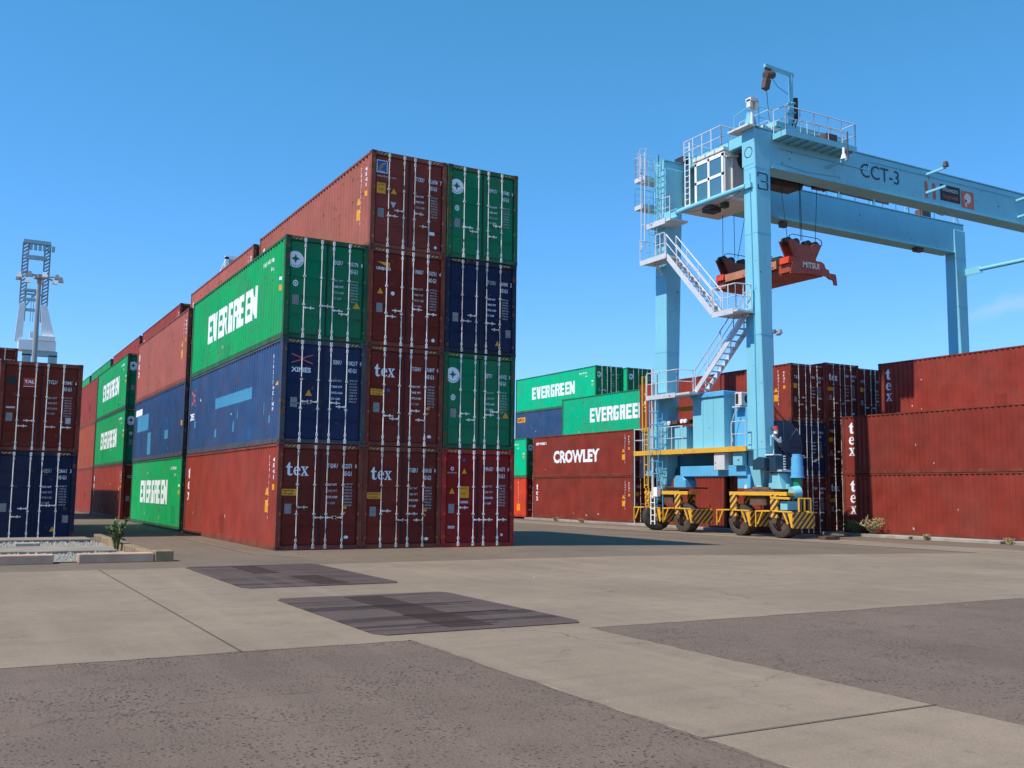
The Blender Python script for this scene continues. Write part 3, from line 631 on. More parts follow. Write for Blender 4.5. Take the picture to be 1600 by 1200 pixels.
    if kind == 'red':
        ye.poly([(.27, 1.52), (.45, 1.52), (.36, 1.70)], [(0, 1, 2)]); ye.poly([(.68, 2.12), (.84, 2.12), (.76, 2.28)], [(0, 1, 2)])
        ye.rect(.62, 1.40, .92, 1.74, -.001); bk.text('CAUTION', .64, 1.66, .055, .001, .9, 1, -.002); bk.text("9'6\"", .68, 1.48, .10, .002, .9, 1, -.002)
        wt.disc(.36, 2.26, .055, 14, .03); gy.text('MAGELLAN', .20, 2.12, .06, .001, 1); gy.rect(.64, 1.24, .90, 1.31); gy.rect(.24, .50, .46, .58); bl.disc(.75, 2.52, .045)
        wt.disc(2.05, .30, .04)
    if kind == 'tal':
        bl2 = Decal(.034); bl2.rect(.70, 2.12, 1.06, 2.36); bl2.build('emblem', M['logored'], c); wt.text('TAL', .73, 2.20, .13, .006, 1.25, 1, -.005); wt.rect(.70, 2.08, 1.06, 2.10)
        bk.disc(.36, 2.26, .17, 9, 0, 0, .8); gy.rect(.24, 1.36, .50, 1.42); gy.rect(2.0, .92, 2.16, 1.12)
    if kind == 'plain':
        gy.text('%s' % rnd.choice(('CAI', 'UES', 'TEX')), .26, 2.16, .20, .008, 1.1, 1)
        if rnd.random() < .6: ye.rect(.22, 1.66, .46, 1.90)
        if rnd.random() < .6: wt.rect(1.9, .62, 2.06, .70)
    wt.build('marking', M['letter'], c); gy.build('small_lettering', M['lettergrey'], c)
    ye.build('caution_sticker', M['sticker'], c); pl.build('data_plate', M['plate'], c); bl.build('emblem', M['logoblue'], c); bk.build('sticker_lettering', M['black'], c)
    og.build('emblem', DOOR_SHADE['green'], c)

NCON = 0
def container(x, y, tier, z0, col, label, side=None, door='plain', number=None, Lc=L40, group=None, detail=2, haz=True, right=False):
    global NCON; NCON += 1; seed = NCON
    jx, jy = random.uniform(-.012, .012), random.uniform(-.02, .02)
    c = empty('shipping_container', (x + jx, y + jy, z0 + tier * H), label, 'shipping container', group or 'shipping containers stacked in the yard')
    P, D = PAINT[col], DOOR_SHADE[col]
    link('frame', shared(('fr', Lc, col), lambda: frame_mesh(Lc, FRAME[col])), c)
    link('side_panel', shared(('sl', Lc, col), lambda: side_mesh(Lc, -1, P)), c)
    link('side_panel', shared(('sr', Lc, col), lambda: side_mesh(Lc, 1, P)), c)
    link('roof_panel', shared(('rf', Lc, col), lambda: roof_mesh(Lc, P)), c)
    link('end_panel', shared(('bk', Lc, col), lambda: back_mesh(Lc, P)), c)
    link('door_seal', shared('seal', seal_mesh), c)
    for i in (0, 1):
        dx = .13 + i * (DW + .01)
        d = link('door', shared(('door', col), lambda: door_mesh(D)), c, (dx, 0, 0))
        for k in (0, 1):
            xb = ((.56, 1.045), (1.39, 1.865))[i][k]
            hv = rnd_handle(seed, i, k)
            rk = 'galvold' if seed % 3 == 1 else 'galv'; link('locking_bar', shared(('bar', hv, rk), lambda: bar_mesh(hv[0], .30, hv[1], M[rk])), d, (xb - dx, 0, 0))
        hx = .10 if i == 0 else W - .10
        link('hinge', shared(('hinge', col), lambda: hinge_mesh(1, FRAME[col])), d, (hx - dx, 0, 0))
    for cx in (-.003, W - .162 + .003):
        for cyy in (-.004, Lc - .178 + .004):
            for cz in (.0, H - .118):
                link('corner_casting', shared(('cast', col), lambda: casting_mesh(FRAME[col])), c, (cx, cyy, cz))
    if haz:
        b = MB(); b.box(.20, .006, H - .10, .52, .0115, H - .045); b.box(W - .56, .006, H - .10, W - .22, .0115, H - .045)
        link('hazard_strip', shared('haz', lambda: b.mesh('hazard_strip', M['hazsmall'])), c)
    # dark slots of the corner castings and fork pockets of the twist locks
    if detail > 1:
        b = MB()
        for cx in (.03, W - .12):
            for cz in (.03, H - .088): b.box(cx, -.0055, cz, cx + .09, -.0045, cz + .055)
        for cyy in (.03, Lc - .15):
            for cz in (.03, H - .088): b.box(-.0045, cyy, cz, -.0035, cyy + .12, cz + .055)
        link('lifting_slot', shared(('slot', Lc), lambda: b.mesh('lifting_slot', M['black'])), c)
        door_marks(c, door, seed, number)
        side_marks(c, Lc, side, seed, PAINT[col] if (right or detail < 2) else REPAIR.get(col))
    return c
def rnd_handle(seed, i, k):
    r = random.Random(seed * 17 + i * 3 + k); return (r.choice((.80, .88, .98, 1.06, 1.16)), 1 if (k == 0 or r.random() < .2) else -1)

# ------------------------------------------------------------------ ground
def gz(x): return 0.0 if x < 8 else (-0.0154 * (min(x, 28) - 8))
def sheet(name, x0, x1, y0, y1, dz, m, label=None, chamfer=0.0, kind='structure', cat=None, parent=None, group=None):
    b = MB(); xs = [x0] + [q for q in (8, 28) if x0 < q < x1] + [x1]
    if chamfer:
        k = chamfer; b.add([(x0 + k, y0, dz), (x1 - k, y0, dz), (x1, y0 + k * 1.4, dz), (x1, y1 - k * 1.4, dz), (x1 - k, y1, dz), (x0 + k, y1, dz), (x0, y1 - k * 1.4, dz), (x0, y0 + k * 1.4, dz)], [tuple(range(8))])
    else:
        for x in xs: b.v += [(x, y0, gz(x) + dz), (x, y1, gz(x) + dz)]
        b.f = [(2 * i, 2 * i + 2, 2 * i + 3, 2 * i + 1) for i in range(len(xs) - 1)]
    o = b.build(name, m, parent); tag(o, label, cat, group, kind); return o
sheet('ground', -3000, 3000, -3000, 3000, 0, GM['yard'])
sheet('concrete_path', -60, 70, -16.28, -5.12, .004, GM['conc'])
sheet('concrete_path', -3.16, -.79, -60, -16.28, .004, GM['conc'])
sheet('asphalt_path', -60, -3.16, -60, -16.28, .004, GM['fore'])
sheet('asphalt_path', -.79, 70, -60, -16.28, .0045, GM['fore'])
sheet('concrete_path', 22.3, 26.2, -60, 120, .008, GM['run'])
for x in (22.28, 26.2): sheet('pavement_joint', x, x + .06, -60, 120, .012, GM['pale'])
for x0, x1, y0, y1 in ((-5.012, -4.992, -16.28, -5.12), (-3.16, -.79, -21.16, -21.14), (-12.5, -12.46, -16.28, -5.12),
                       (-60, 70, -10.72, -10.69)):
    if y0 == -10.72: continue
    sheet('pavement_joint', x0, x1, y0, y1, .012, GM['seal'])
def fringe(name, p, q, nrm, m, amp, z, seed, step=.07):
    rr_ = random.Random(seed); p = Vector(p); q = Vector(q); n = Vector(nrm); Ln = (q - p).length; k = int(Ln / step); b = MB(); w = .01
    for i in range(k + 1):
        c = p.lerp(q, i / k); w = max(0.0, min(amp, w + rr_.uniform(-amp * .45, amp * .45))); a = c - n * .03; d = c + n * w; b.v += [(a.x, a.y, z), (d.x, d.y, z)]
    b.f = [(2 * i, 2 * i + 2, 2 * i + 3, 2 * i + 1) for i in range(k)]
    o = b.build(name, m); tag(o, kind='structure'); return o
for i, (p, q, n_) in enumerate((((-16, -16.28), (-3.16, -16.28), (0, 1)), ((-3.16, -26), (-3.16, -16.28), (1, 0)), ((-.79, -16.28), (22, -16.28), (0, 1)), ((-.79, -25), (-.79, -16.28), (-1, 0)))):
    fringe('pavement_edge', p, q, n_, GM['lip'], .035, .0052, 30 + i); fringe('asphalt_edge', p, q, n_, GM['fore'], .028, .0060, 60 + i)
fringe('asphalt_edge', (-14, -5.12), (30, -5.12), (0, -1), GM['yard'], .06, .0092, 81) if False else None
b = MB(); rp_ = random.Random(5)
for i in range(40):
    x, y = rp_.uniform(-9, 9), rp_.uniform(-22.5, -5.5); sz = rp_.uniform(.006, .014) * (1 if rp_.random() < .93 else 1.8); k = rp_.uniform(0, 3)
    qd = [(x + sz * math.cos(k + a) * rp_.uniform(.7, 1.2), y + sz * math.sin(k + a)) for a in (0, 1.5, 3.1, 4.7)]
    b.add([(*c, .006) for c in qd] + [(x, y, .006 + sz * .9)], [(0, 1, 4), (1, 2, 4), (2, 3, 4), (3, 0, 4)])
tag(b.build('loose_pebbles', M['stone']), 'small pale pebbles scattered over the pavement', 'pebbles', kind='stuff')
# yellow paint line beside the first stack
b = MB(); b.add([(-.95, -1.1, .012), (-.90, -1.1, .012), (-.02, -3.05, .012), (-.09, -3.05, .012)], [(0, 1, 2, 3)]); b.add([(-.95, -1.1, .012), (-.90, -1.1, .012), (-.90, 30, .012), (-.95, 30, .012)], [(0, 1, 2, 3)])
b.build('road_marking', mat('worn_yellow_line', (0.34, 0.24, 0.10), .8, var=.3, scale=4, dirt=1.0, dirtcol=(0.17, 0.14, 0.11))); tag(bpy.data.objects['road_marking'], kind='structure')

def trench_plate(y0, y1, label, lines, bands):
    c = empty('trench_cover', ((-3.35 - .62) / 2, (y0 + y1) / 2, .012), label, 'trench cover', 'steel covers set in the concrete apron')
    x0, x1, k = -3.36, -.56, .10
    b = MB(); z0, z1 = .006, .014
    poly = [(x0 + k, y0), (x1 - k, y0), (x1, y0 + .2), (x1, y1 - .2), (x1 - k, y1), (x0 + k, y1), (x0, y1 - .2), (x0, y0 + .2)]
    b.prism(poly, 'z', z0, z1); b.build('cover_sheet', GM['cover'], c)
    b = MB()
    for a, d, p, q in bands: b.box(a, p, z1 + .0005, d, q, z1 + .004)
    b.build('centre_band', GM['coverband'], c)
    b = MB()
    rq = random.Random(11)
    for i in range(lines):
        y = y0 + .45 + (y1 - y0 - .9) * (i + rq.uniform(-.35, .35)) / lines; a0 = rq.uniform(0, 1.0); b.box(x0 + .1 + a0, y, z1 + .0045, x1 - .1 - rq.uniform(0, 1.0), y + rq.choice((.012, .02, .05)), z1 + .006)
    if lines: b.build('seam', M['platebrown'], c)
trench_plate(-15.85, -11.68, 'large dark steel trench cover nearer the camera in the pale concrete', 3, ((-2.35, -1.75, -15.6, -11.9),))
trench_plate(-9.95, -5.05, 'grey steel trench cover farther away, just in front of the first stack', 0, ((-2.45, -1.95, -7.2, -5.2), (-2.0, -1.45, -9.7, -7.9)))

# ------------------------------------------------------------------ the container stacks
A = container
CP = 2.458
A(0, 0, 0, 0, 'brown', 'brown-red container at the bottom of the near corner stack, white tex letters on its door', 'brown', 'tex', 'TGHU 662371 0')
A(0, 0, 1, 0, 'blue', 'blue container with orange crossed emblem and XINES lettering above the corner tex container', 'xines', 'xines', 'XINU 818217 0')
A(0, 0, 2, 0, 'green', 'green EVERGREEN container topping the near corner stack', 'evergreen', 'green', 'EGSU 905170 8')
A(CP, 0, 0, 0, 'brown', 'brown tex container at ground level in the middle of three door columns', None, 'tex', 'TGBU 618103 0')
A(CP, 0, 1, 0, 'brown', 'brown tex container one up in the middle door column, yellow caution sticker', None, 'tex', 'TGHU 676897 0')
A(CP, 0, 2, 0, 'brown', 'brown container with yellow flag logo, third up in the middle door column', None, 'yellowflag', 'UNSU 550731 4')
A(CP, 0, 3, 0, 'faded', 'brown container with blue square F-shaped logo, topmost of the middle door column', 'brown', 'florens', 'TCKU 862458 7')
A(2 * CP, 0, 0, 0, 'red', 'bright red container at the bottom of the right-hand door column', None, 'red', 'MAGU 530671 0')
A(2 * CP, 0, 1, 0, 'green', 'green container with round white star logo directly above the bright red one', None, 'green', 'EITU 141012 0')
A(2 * CP, 0, 2, 0, 'navy', 'navy container with plain doors between two green ones in the right-hand column', None, 'navy', 'TCNU 480081 2')
A(2 * CP, 0, 3, 0, 'green', 'dark green container with star logo topping the right-hand door column', None, 'green', 'EMCU 937485 0')
# second bay back
A(0, 13.0, 0, 0, 'green', 'green EVERGREEN container on the ground in the second bay behind the corner stack', 'evergreen', 'green')
A(0, 13.0, 1, 0, 'blue', 'blue container with pale blue repaint patches in the second bay behind', 'bluepatch', 'navy')
A(0, 13.0, 2, 0, 'faded', 'brown-red container above the blue patched one in the second bay', 'texfar', 'tex')
A(CP, 13.1, 3, 0, 'faded', 'brown container in the fourth layer just behind the highest brown one', 'brown', 'plain')
# third bay back
A(0, 28.4, 0, 0, 'brown', 'brown container on the ground below the two green EVERGREEN ones far left', 'texfar', 'plain')
A(0, 28.4, 1, 0, 'green', 'streaked green EVERGREEN container in the middle layer of the third bay', 'evergreen', 'green')
A(0, 28.4, 2, 0, 'green', 'green EVERGREEN container on top of the streaked green one in the third bay', 'evergreen', 'green')
A(CP, 28.1, 3, 0, 'brown', 'brown container in the fourth layer above and behind the third bay greens', 'brown', 'plain')
A(0, 40.9, 0, 0, 'brown', 'lowest brown container of the far fourth bay, left of the green ones', None, 'plain')
A(0, 40.9, 1, 0, 'rust', 'rust-orange container in the middle layer of the far fourth bay', None, 'plain')
A(0, 40.9, 2, 0, 'brown', 'brown container in the third layer of the far fourth bay', None, 'plain')
A(CP, 41.4, 3, 0, 'brown', 'brown fourth-layer container ending in front of the far green ones', None, 'plain')
A(0, 54.5, 0, 0, 'brown', 'brown container at ground level of the farthest bay beside the left double stack', None, 'plain')
A(0, 54.5, 1, 0, 'rust', 'rust-orange container second up in the farthest bay', None, 'plain')
A(0, 54.5, 2, 0, 'brown', 'brown container third up in the farthest bay', None, 'plain')
A(CP, 55.1, 3, 0, 'green', 'green container seen over the far fourth bay, nearer of two', None, 'green')
A(CP, 68.5, 3, 0, 'green', 'farthest green container low against the sky beside the left double stack', None, 'green')
hid = 'supporting container hidden behind the front row of the long left block'
for y in (13.1, 28.1, 41.4, 55.1, 68.5):
    for t in (0, 1, 2): A(CP, y, t, 0, random.choice(('brown', 'brown', 'blue')), hid, None, 'plain', group='hidden supporting containers of the left block', detail=1)
# left double stack
A(-6.54, 8.9, 0, -.12, 'navy', 'navy container at the bottom of the double stack on the left edge', None, 'navy', 'GESU 628661 3')
A(-6.54, 8.9, 1, -.12, 'brown', 'brown container with small red TAL sign on its door, on the navy one at left', None, 'tal', 'TCLU 493841 6', haz=False)
A(-7.60, 29.0, 2, -.1, 'brown', 'brown container peeping over the left double stack at the picture edge', None, 'plain')
for t in (0, 1): A(-7.60, 29.0, t, -.1, 'brown', 'supporting container hidden behind the left double stack', None, 'plain', group='hidden supporting containers behind the double stack', detail=1)
# right block
RA, RB, RC, RD = 29.0, 31.5, 34.0, 36.48
ZR = -.17
hidr = 'hidden supporting containers of the right block'; hl = 'supporting container hidden deep in the right block'
A(RA, 23.3, 0, ZR, 'maroon', 'brown container below the CROWLEY one, small upright tex letters at its left end', 'texfar', 'plain')
A(RA, 23.3, 1, ZR, 'maroon', 'brown-red container with big white CROWLEY lettering', 'crowley', 'plain')
A(RA, 36.4, 0, ZR, 'orange', 'orange-red container on the ground left of the CROWLEY stack', 'seacol', 'red')
A(RA, 36.4, 1, ZR, 'teal', 'green container on the orange-red one, left of the CROWLEY stack', 'evergreen', 'green')
A(RA, 14.85, 0, ZR, 'maroon', 'short brown corrugated container seen between the crane wheels', None, 'plain', Lc=6.058)
A(RB, 23.2, 0, ZR, 'maroon', 'brown container at ground level just right of the CROWLEY stack, behind the yellow ladder', None, 'plain')
A(RB, 23.2, 1, ZR, 'maroon', 'brown container second up just right of the CROWLEY stack, behind the yellow ladder', None, 'plain')
A(RA, 9.95, 0, ZR - .12, 'maroon', 'dark brown container at the bottom of the door column right of the near crane leg', None, 'plain', Lc=4.6)
A(RA, 9.95, 1, ZR - .17, 'navy', 'dark blue container with round logo in the door column right of the crane leg', None, 'green', Lc=12.7)
A(RA, 9.95, 2, ZR - .20, 'maroon', 'brown container topping the door column right of the near crane leg', 'brown', 'plain', Lc=12.7)
A(RB, 9.95, 0, ZR, 'maroon', 'lowest brown container in the narrow gap beside the right-hand wall stack', None, 'tex')
A(RB, 9.95, 1, ZR, 'maroon', 'middle brown container in the narrow gap beside the right-hand wall stack', None, 'plain')
A(RB, 9.95, 2, ZR, 'maroon', 'brown container with small tex letters on its door, above the gap by the wall stack', None, 'tex')
A(RC, 10.1, 2, ZR - .1, 'maroon', 'dark container half hidden between the tex door and the upper right wall container', None, 'plain')
for t in (0, 1): A(RC, 10.1, t, ZR - .1, 'maroon', hl, None, 'plain', group=hidr, detail=1)
A(RB, 22.75 + .6, 2, ZR, 'teal', 'green EVERGREEN container above CROWLEY, its last letters cut by a brown one', 'evergreen_low', 'green')
A(RC, 34.75, 3, ZR - .2, 'teal', 'highest green EVERGREEN container behind the CROWLEY stack', 'evergreen', 'green')
A(RC, 34.75, 2, ZR - .15, 'blue', 'blue container with small orange logo under the highest EVERGREEN one', 'blueorange', 'navy')
for t in (0, 1): A(RC, 34.75, t, ZR, 'maroon', hl, None, 'plain', group=hidr, detail=1)
A(RD + .05, 34.2, 3, ZR - .25, 'teal', 'green container showing only its doors, right of the highest EVERGREEN one', None, 'green')
for t in (0, 1, 2): A(RD + .05, 34.2, t, ZR - .2, 'maroon', hl, None, 'plain', group=hidr, detail=1)
# right hand wall
A(RB, 8.97 - L40, 0, ZR, 'maroon', 'brown corrugated container at ground level of the right wall, upright tex letters', 'tex', 'tex')
A(RB, 8.97 - L40, 1, ZR, 'maroon', 'brown corrugated container in the middle of the right wall, upright tex letters', 'tex', 'tex')
A(RC, 8.70 - L40, 2, ZR - .03, 'maroon', 'brown corrugated container on top of the right wall, upright tex letters near the sky', 'tex', 'tex')
for t in (0, 1): A(RC, 8.70 - L40, t, ZR - .03, 'maroon', hl, None, 'plain', group=hidr, detail=1)

# ------------------------------------------------------------------ kerbs, gravel, weeds
def block(name, x0, y0, x1, y1, h, m, label, group, z=0.0, bev=.02):
    cx, cyy = (x0 + x1) / 2, (y0 + y1) / 2
    b = MB(); b.box(x0 - cx, y0 - cyy, 0, x1 - cx, y1 - cyy, h)
    o = link(name, b.mesh(name, m), None, (cx, cyy, z)); md = o.modifiers.new('bevel', 'BEVEL'); md.width = bev; md.segments = 2
    return tag(o, label, 'kerb', group)
kg = 'concrete kerb blocks round the gravel bed'
block('kerb_block', -8.6, -3.1, -5.66, -2.75, .2, M['kerbpink'], 'faded pink kerb block at the left picture edge, left of the gap', kg)
block('kerb_block', -5.17, -3.1, -3.62, -2.75, .2, M['kerbpink'], 'long faded pink kerb block right of the gap in front of the gravel', kg)
block('kerb_block', -3.60, -3.12, -3.20, -2.70, .24, M['kerbyel'], 'stained yellow corner block at the front end of the gravel bed', kg)
block('kerb_block', -9.0, .0, -3.95, 2.2, .10, mat('worn_slab_concrete', (0.29, 0.235, 0.175), .85, var=.3, scale=2, dirt=.6), 'long flat pale slab across the middle of the gravel bed', kg)
ys = -2.6; names = ('first', 'second', 'third', 'fourth', 'fifth', 'sixth')
for i in range(6):
    block('kerb_block', -3.72, ys, -3.50, ys + 1.5, .20, M['kerbyel'], '%s worn yellow block of the row running back from the corner block' % names[i], kg); ys += 1.6
sheet('gravel', -9, -3.72, -2.75, 5.3, .02, GM['gravel'])
block('kerb_block', -9.0, 5.4, -3.95, 6.9, .12, bpy.data.materials['worn_slab_concrete'], 'pale slab at the back of the gravel bed, before the left double stack', kg)
b = MB(); rr = random.Random(3)
for i in range(2300):
    x, y, s = rr.uniform(-8.6, -3.85), rr.uniform(-2.7, 5.5), rr.uniform(.015, .05)
    if -.1 < y < 2.3: continue
    z = .02 + rr.uniform(0, .03); k = rr.uniform(0, 3)
    q = [(x + s * math.cos(k + a) * rr.uniform(.7, 1.1), y + s * math.sin(k + a) * rr.uniform(.7, 1.1)) for a in (0, 1.6, 3.1, 4.6)]
    b.add([(*p, z) for p in q] + [(x + rr.uniform(-.01, .01), y, z + s * 1.1)], [(0, 1, 4), (1, 2, 4), (2, 3, 4), (3, 0, 4)])
tag(b.build('gravel_stones', M['stone']), 'loose white gravel between the kerb blocks', 'gravel', kind='stuff')
block('stone_slab', -6.1, 2.9, -5.5, 3.3, .12, M['stone'], 'flat white stone slab lying in the gravel bed', 'white slabs', .03)
# kerb apron under the right containers
kr = 'concrete kerb strips under the right containers'
def strip(x0, x1, y0, y1, top, label):
    b = MB(); g = gz(x0) - .05; b.box(x0, y0, g, x1, y1, top); o = b.build('kerb_strip', M['kerb'], None, .02); tag(o, label, 'kerb', kr)
for i, (a, c2) in enumerate(((-14, -5.8), (-5.6, -.4), (-.15, 4.2), (4.4, 9.6))):
    strip(30.6, 34.2, a, c2, -.175, ('pale concrete strip beyond the right picture edge under the wall', 'pale concrete strip under the right end of the wall', 'pale concrete strip under the middle of the right wall', 'pale concrete strip under the left end of the right wall by the dry bush')[i])
strip(28.6, 31.2, 14.0, 36.0, -.175, 'pale concrete strip under the CROWLEY stack')
def weed(name, loc, label, n, h, sp, m, cat='plant', leaf=.05, group=None, seed=1):
    e = empty(name, loc, label, cat, group); r = random.Random(seed); st = MB(); lf = MB()
    for i in range(n):
        a = r.uniform(0, 6.28); t = r.uniform(.2, 1); hh = h * r.uniform(.5, 1); tip = Vector((math.cos(a) * sp * t, math.sin(a) * sp * t, hh)); b0 = Vector((math.cos(a) * .04, math.sin(a) * .04, 0))
        mid = (b0 + tip) / 2 + Vector((0, 0, hh * .18)); st.tube(b0, mid, .006, 4, .004); st.tube(mid, tip, .004, 4, .001)
        for k in range(9):
            u = r.uniform(.25, 1); p = (b0.lerp(mid, u * 2) if u < .5 else mid.lerp(tip, u * 2 - 1)); d = Vector((r.uniform(-1, 1), r.uniform(-1, 1), r.uniform(-.2, 1))).normalized() * leaf * r.uniform(.6, 1.5); w = d.cross(Vector((r.uniform(-1, 1), r.uniform(-1, 1), .3))).normalized() * leaf * .28
            lf.add([p, p + d * .5 + w, p + d, p + d * .5 - w], [(0, 1, 2, 3)])
    for q in (st, lf): q.v = [(a + loc[0], b2 + loc[1], c + loc[2]) for a, b2, c in q.v]
    st.build('stem', m, e); lf.build('leaf_spray', m, e)
weed('weed_plant', (-3.85, 1.0, .02), 'green weed growing beside the worn yellow kerb blocks', 30, .80, .26, M['leaf'], leaf=.12, seed=4)
weed('dry_bush', (30.9, 6.7, -.17), 'dry straw-coloured bush in front of the right wall containers', 90, .8, .75, M['straw'], cat='bush', leaf=.09, seed=5)
weed('dry_bush', (30.7, 7.6, -.2), 'low grey-green weed at the left foot of the dry bush', 60, .7, .8, M['leaf'], cat='bush', leaf=.08, seed=8)
wl = (('dry weed tuft in the kerb crack below the middle of the right wall', (30.5, 3.4, -.3)), ('dry weed tuft in the kerb crack toward the right end of the wall', (30.5, -.6, -.3)), ('small dry weed at the left foot of the CROWLEY stack', (28.45, 31.5, -.3)), ('small dry weed at the middle foot of the CROWLEY stack', (28.45, 28.3, -.3)))
for i, (l, p) in enumerate(wl): weed('weed_tuft', p, l, 26, .28, .28, M['straw'], leaf=.06, seed=20 + i, group='dry weed tufts along the kerbs')

# ------------------------------------------------------------------ the gantry crane
Z0 = -0.166
crane = empty('gantry_crane', (23.1, 9.0, Z0), 'pale blue rubber-tyred gantry crane marked CCT-3 standing over the right block', 'gantry crane')
def part(name, b, m, parent=crane, bevel=0.0, smooth=False, label=None):
    o = b.build(name, M[m] if isinstance(m, str) else m, parent, bevel, smooth)
    if label: o['label'] = label
    return o
def rail(b, pts, h=1.05, r=.022, mids=(.5,), post=1.0, kick=False):
    """handrail along pts (floor level)"""
    for i in range(len(pts) - 1):
        p, q = Vector(pts[i]), Vector(pts[i + 1]); up_ = Vector((0, 0, h)); n = max(1, int(round((q - p).length / post)))
        b.tube(p + up_, q + up_, r, 6)
        for m_ in mids: b.tube(p + up_ * m_, q + up_ * m_, r * .75, 6)
        for k in range(n + 1): t = p.lerp(q, k / n); b.tube(t, t + up_, r, 6)
    return b
# legs: wide across the top in x, wide at the foot in y
def leg(xo, xin_t, xin_b, yi, yo_t, yo_b, label=None, zt=18.0, zb=2.9):
    b = MB(); f = lambda x0, x1, y0, y1, z: [(min(x0, x1), min(y0, y1), z), (max(x0, x1), min(y0, y1), z), (max(x0, x1), max(y0, y1), z), (min(x0, x1), max(y0, y1), z)]
    b.hexa(f(xo, xin_b, yi, yo_b, zb), f(xo, xin_t, yi, yo_t, zt))
    o = part('leg', b, 'crane', crane, .03, label=label)
    b = MB()
    for z in (3.6, 8.6, 13.2, 16.2):                     # weld seams and plate joints
        t = (z - zb) / (zt - zb); xi = xin_b + (xin_t - xin_b) * t; yo = yo_b + (yo_t - yo_b) * t
        x0, x1 = min(xo, xi) - .006, max(xo, xi) + .006; y0, y1 = min(yi, yo) - .006, max(yi, yo) + .006; b.box(x0, y0, z, x1, y1, z + .02)
    part('weld_seam', b, 'craneb', o)
    return o
NL = leg(22.7, 23.68, 23.22, 6.33, 5.62, 5.22, 'near left leg with the large figure 3 near its top')
FL = leg(22.7, 23.82, 23.35, 11.96, 12.69, 13.05)
leg(46.1, 45.05, 45.55, 6.33, 5.62, 5.22); leg(46.1, 45.05, 45.55, 12.0, 12.7, 13.1)
# leg feet
for x0, x1, y0, y1 in ((22.72, 23.2, 5.3, 6.28), (22.72, 23.3, 12.0, 13.0), (45.6, 46.08, 5.3, 6.28), (45.6, 46.08, 12.0, 13.0)):
    xc, yc = (x0 + x1) / 2, (y0 + y1) / 2; b = MB()
    b.hexa([(xc - .16, yc - .25, 2.0), (xc + .16, yc - .25, 2.0), (xc + .16, yc + .25, 2.0), (xc - .16, yc + .25, 2.0)], [(x0, y0, 2.9), (x1, y0, 2.9), (x1, y1, 2.9), (x0, y1, 2.9)])
    b.tube((xc, yc, 1.82), (xc, yc, 2.02), .30, 16, .22); part('leg_foot', b, 'crane', crane, .02)
# girders
def girder(y0, y1, z0, z1, x0, x1, label):
    b = MB(); b.box(x0, y0, z0, x1, y1, z1); o = part('girder', b, 'crane', crane, .03, label=label)
    b = MB(); b.box(x0 + 1.0, y0 - .07, z0 - .05, x1 - 1.0, y1 + .07, z0 - .004); b.box(x0 + .02, y0 - .05, z1 + .004, x1 - .02, y1 + .05, z1 + .05)
    for x in [x0 + 2 + i * 3.05 for i in range(7)]: b.box(x, y0 - .007, z0 + .02, x + .025, y1 + .007, z1 - .02)
    part('flange', b, 'crane', o)
    b = MB(); b.box(x0 + 1, y0 + .3, z1 + .052, x1 - 1, y0 + .42, z1 + .14); part('trolley_track', b, 'machine', o)
    return o
NG = girder(5.6, 6.42, 16.36, 18.05, 22.69, 46.12, 'near girder with the CCT-3 lettering and the maker logo')
FG = girder(12.1, 12.9, 16.58, 18.40, 22.69, 46.12, 'far girder with a pipe rail along its top')
b = MB(); b.prism([(5.66, 18.1), (6.28, 18.1), (6.16, 18.55), (6.06, 18.85), (5.92, 18.85), (5.82, 18.55)], 'x', 22.7, 23.0); part('end_stop', b, 'crane', crane, .01)
b = MB(); b.disc((22.690, 5.98, 16.98), 'x', .26, 24, .22); part('lettering', b, 'craneb', NG)
# lettering on the girder face
def face_text(t, x, z, size, bold, sx, y, m, parent, name='lettering', align='LEFT'):
    b = MB(); vs, fs = text_data(t, size, bold, sx, align, 3); b.add([(x + a, y, z + c) for a, c in vs], fs); return part(name, b, m, parent)
face_text('CCT-3', 29.45, 16.93, .98, .004, 1.02, 5.585, 'cranedark', NG)
b = MB()                                                # blocky figure 3 on the near leg
for x0, z0, x1, z1 in ((22.84, 15.93, 23.40, 15.99), (22.84, 15.20, 23.40, 15.26), (23.0, 15.56, 23.34, 15.61), (23.36, 15.26, 23.44, 15.56), (23.36, 15.61, 23.44, 15.93), (22.81, 15.20, 22.87, 15.42), (22.81, 15.78, 22.87, 15.99)):
    b.box(x0, 5.66 if False else 5.64, z0, x1, 5.655, z1)
b.v = [(x, 5.615 + (18.0 - z) * (5.22 - 5.62) / (18.0 - 2.9) + (.0 if y < 5.65 else .012) - .012, z) for x, y, z in b.v]
part('lettering', b, 'cranedark', NL)
b = MB()
for x in (34.15, 34.75): b.add([(x, 5.585, 16.62), (x + .2, 5.585, 16.62), (x + .2, 5.585, 17.35), (x + .1, 5.585, 17.5), (x - .05, 5.585, 17.42)], [(0, 1, 2, 3, 4)])
b.add([(36.95, 5.585, 16.55), (37.95, 5.585, 16.55), (37.95, 5.585, 17.45), (36.95, 5.585, 17.45)], [(0, 1, 2, 3)])
part('maker_logo', b, 'letterorange', NG)
b = MB(); b.disc((37.45, 5.58, 17.08), 'y', .27, 18, 0); b.add([(37.25, 5.58, 16.62), (37.36, 5.58, 16.62), (37.36, 5.58, 17.0), (37.25, 5.58, 17.0)], [(0, 1, 2, 3)]); part('maker_logo', b, 'cream', NG)
b = MB(); b.add([(35.3, 5.586, 16.68), (36.85, 5.586, 16.68), (36.85, 5.586, 17.52), (35.3, 5.586, 17.52)], [(0, 1, 2, 3)]); part('name_board', b, 'black', NG)
